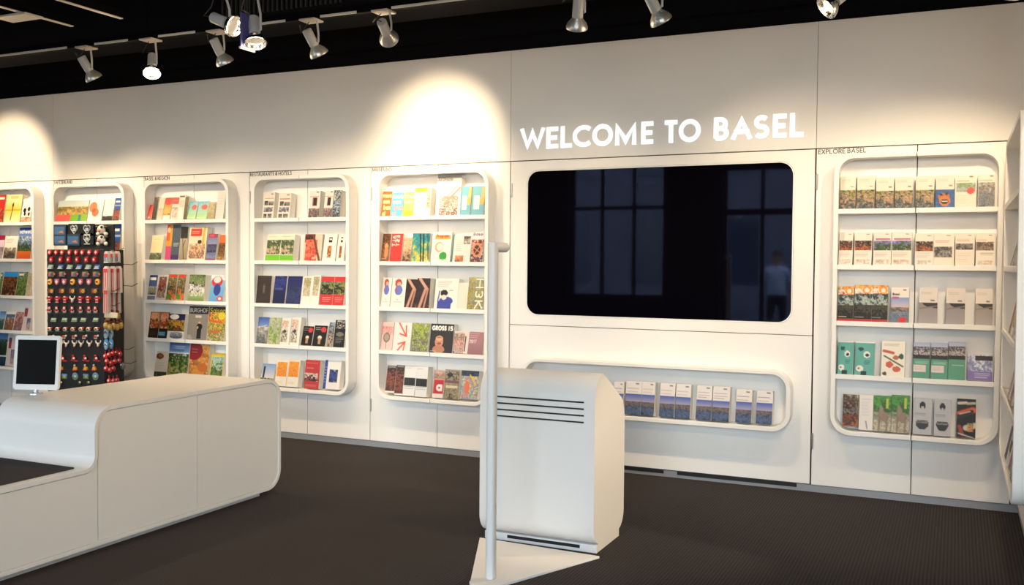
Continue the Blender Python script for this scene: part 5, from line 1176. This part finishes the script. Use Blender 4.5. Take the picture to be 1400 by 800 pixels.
# two lamps on a nearer rail
nr = empty('near_rail', (-3.2, 3.9, 2.80), label='short black rail carrying the two higher spotlights', category='rail')
MB().box(-.4, .9, -.02, .02, 0, .05).build('bar', RAILM, nr)
for q in (-.3, .8): MB().tube([(q, 0, .0502), (q, 0, CEIL-2.801)], .006, 8).build('hanger', RAILM, nr)
p = at_y(306, 30, 3.9); spotlight('ceiling_spotlight', p, p+Vector((1.05, .0, -.45)), 'ceiling spotlight hung higher on a straight stem, facing right', (p.x+.005, 3.9, 2.7995), 40, 60, .5, 'dim', .95)
p = at_y(348, 42, 3.9); spotlight('ceiling_spotlight', p, p+Vector((.35, -.30, -1.0)), 'ceiling spotlight beside the blue glass filter', (p.x+.01, 3.9, 2.7995), 40, 70, .5, 'dim', .95)
fg = empty('filter_holder', at_y(338, 66, 3.88), label='narrow bluish glass filter hanging beside a ceiling spotlight', category='filter')
MB().box(-.004, .004, -.05, .05, .0, .17).build('glass', mat('blue_filter', (.10, .10, .32), .1, spec=.8), fg); MB().box(-.006, .006, -.055, .055, -.01, -.0003).build('rail', LGREY, fg)
MB().tube([(0, 0, .1702), (0, 0, 2.7995-fg.location.z)], .003, 6).build('wire', CARD, fg)
# more spots of the same rails, outside the picture
for nm, X, Y, z, aim, pw, sz in [('beyond its left end', -7.75, RAILY, 2.70, (-7.95, 6.13, 2.15), 130, 62), ('second left of the frame', -7.25, RAILY, 2.70, (-7.0, 6.1, .8), 85, 92), ('just left of the frame', -6.75, RAILY, 2.70, (-6.1, 6.1, .8), 85, 92), ('above the return wall corner', 0.2, RAILY, 2.70, (-.3, 6.1, .8), 75, 96)]:
    spotlight('ceiling_spotlight', (X, Y, z), aim, 'ceiling spotlight on the long rail outside the picture, %s' % nm, (X+.03, Y, RAILZ-.0005), pw, sz, .6)
for nm, X, Y, aim, pw, sz in [('near the right wall', 2.6, 3.6, (-1.5, 4.62, .22), 700, 18), ('in the middle of the room', -1.2, 2.4, (-3.9, 4.0, .4), 110, 70), ('beyond the counter', -6.6, 2.3, (-6.4, 6.1, .75), 200, 46), ('behind the counter step', -4.4, 1.9, (-4.1, 6.1, .75), 200, 46), ('beside the viewer', .3, 2.2, (-.5, 6.1, .75), 150, 46)]:  # last three are unseen lamps, added to light the wall evenly
    n2 = MB().box(X-.4, X+.4, Y-.02, Y+.02, 2.95, 3.0).build('short_rail', RAILM); tag(n2, 'short black rail with one spotlight outside the picture, '+nm, 'rail')
    MB().tube([(0, 0, 0), (0, 0, CEIL-3.001)], .006, 8).build('hanger', RAILM, n2).location = (X, Y, 3.0001)
    spotlight('ceiling_spotlight', (X, Y, 2.78), aim, 'ceiling spotlight on a short rail outside the picture, '+nm, (X+.03, Y, 2.9495), pw, sz, .6)

# ------------------------------------------------------------------ man outside, seen only mirrored in the screen
def person():
    dd_ = ray(1062, 380); Y = -6.6; X = dd_.x/dd_.y*(2*D-Y)
    V = []; E_ = []; Rr = []
    def j(p, r, par=None):
        V.append(p); Rr.append(r)
        if par is not None: E_.append((par, len(V)-1))
        return len(V)-1
    pel = j((0, 0, .95), (.17, .12)); wa = j((0, 0, 1.10), (.17, .13), pel); ch = j((0, 0, 1.30), (.18, .13), wa); sh = j((0, 0, 1.43), (.13, .09), ch); nk = j((0, .0, 1.52), (.06, .06), sh)
    hd0 = j((0, .015, 1.60), (.075, .085), nk); hd1 = j((0, .01, 1.69), (.082, .095), hd0); j((0, 0, 1.77), (.055, .065), hd1)
    for s in (-1, 1):
        a = j((s*.17, 0, 1.42), (.065, .065), sh); b = j((s*.25, -.02, 1.20), (.055, .055), a); c = j((s*.28, .02, .98), (.04, .042), b); w = j((s*.28, .06, .88), (.042, .026), c)
        for q in range(4): f = j((s*.28+(q-1.5)*.02*1, .08, .80), (.010, .010), w); j((s*.28+(q-1.5)*.019, .09, .745+.008*abs(q-1.2)), (.008, .008), f)
        th = j((s*.28-s*.045, .09, .83), (.011, .011), w)
        l = j((s*.10, 0, .82), (.10, .105), pel); k = j((s*.12, .015, .48), (.062, .065), l); cf = j((s*.125, -.01, .30), (.056, .06), k); an = j((s*.13, -.01, .09), (.04, .045), cf); ft = j((s*.14, .06, .045), (.045, .04), an); j((s*.15, .17, .035), (.04, .03), ft)
    me = bpy.data.meshes.new('person'); me.from_pydata(V, E_, [])
    o = bpy.data.objects.new('person', me); C.objects.link(o)
    o.modifiers.new('skin', 'SKIN'); sd = o.modifiers.new('sub', 'SUBSURF'); sd.levels = 2; sd.render_levels = 2
    for i, v in enumerate(me.skin_vertices[0].data): v.radius = Rr[i]; v.use_root = (i == 0)
    dg = bpy.context.evaluated_depsgraph_get(); m2 = bpy.data.meshes.new_from_object(o.evaluated_get(dg))
    o.modifiers.clear(); o.data = m2
    for mm in (cm('b88870', .6), mat('shirt_light_blue', 'd4e0f0', .8, noise=.05), mat('shorts_dark', '26262e', .8, noise=.1), mat('shoes', '3a332e', .6)): m2.materials.append(mm)
    for p in m2.polygons:
        c = p.center; ax = abs(c.x)
        mi = 0
        if c.z > .94 and c.z < 1.50 and (ax < .2 or c.z > 1.2): mi = 1
        elif .47 < c.z <= .94 and ax < .225: mi = 2
        elif c.z < .09: mi = 3
        p.material_index = mi; p.use_smooth = True
    o.location = (X, Y, -.12)
    hair = MB().sphere((0, -.012, 1.735), .098, .108, .085, 14, 8).build('hair', cm('4a4038', .8), o)
    fc = MB()
    for s in (-1, 1): fc.sphere((s*.033, .098, 1.68), .014, .008, .009, 8, 5, 0); fc.sphere((s*.088, 0, 1.66), .012, .022, .032, 8, 5, 1)
    fc.sphere((0, .112, 1.645), .014, .02, .024, 8, 5, 1); fc.box(-.026, .026, .094, .100, 1.597, 1.604, 2)
    fc.build('face', [cm('1c1a1a'), cm('b88870', .6), cm('8c4c44')], o)
    tag(o, 'man in light blue shirt and dark shorts standing outside, mirrored in the screen', 'person')
person()
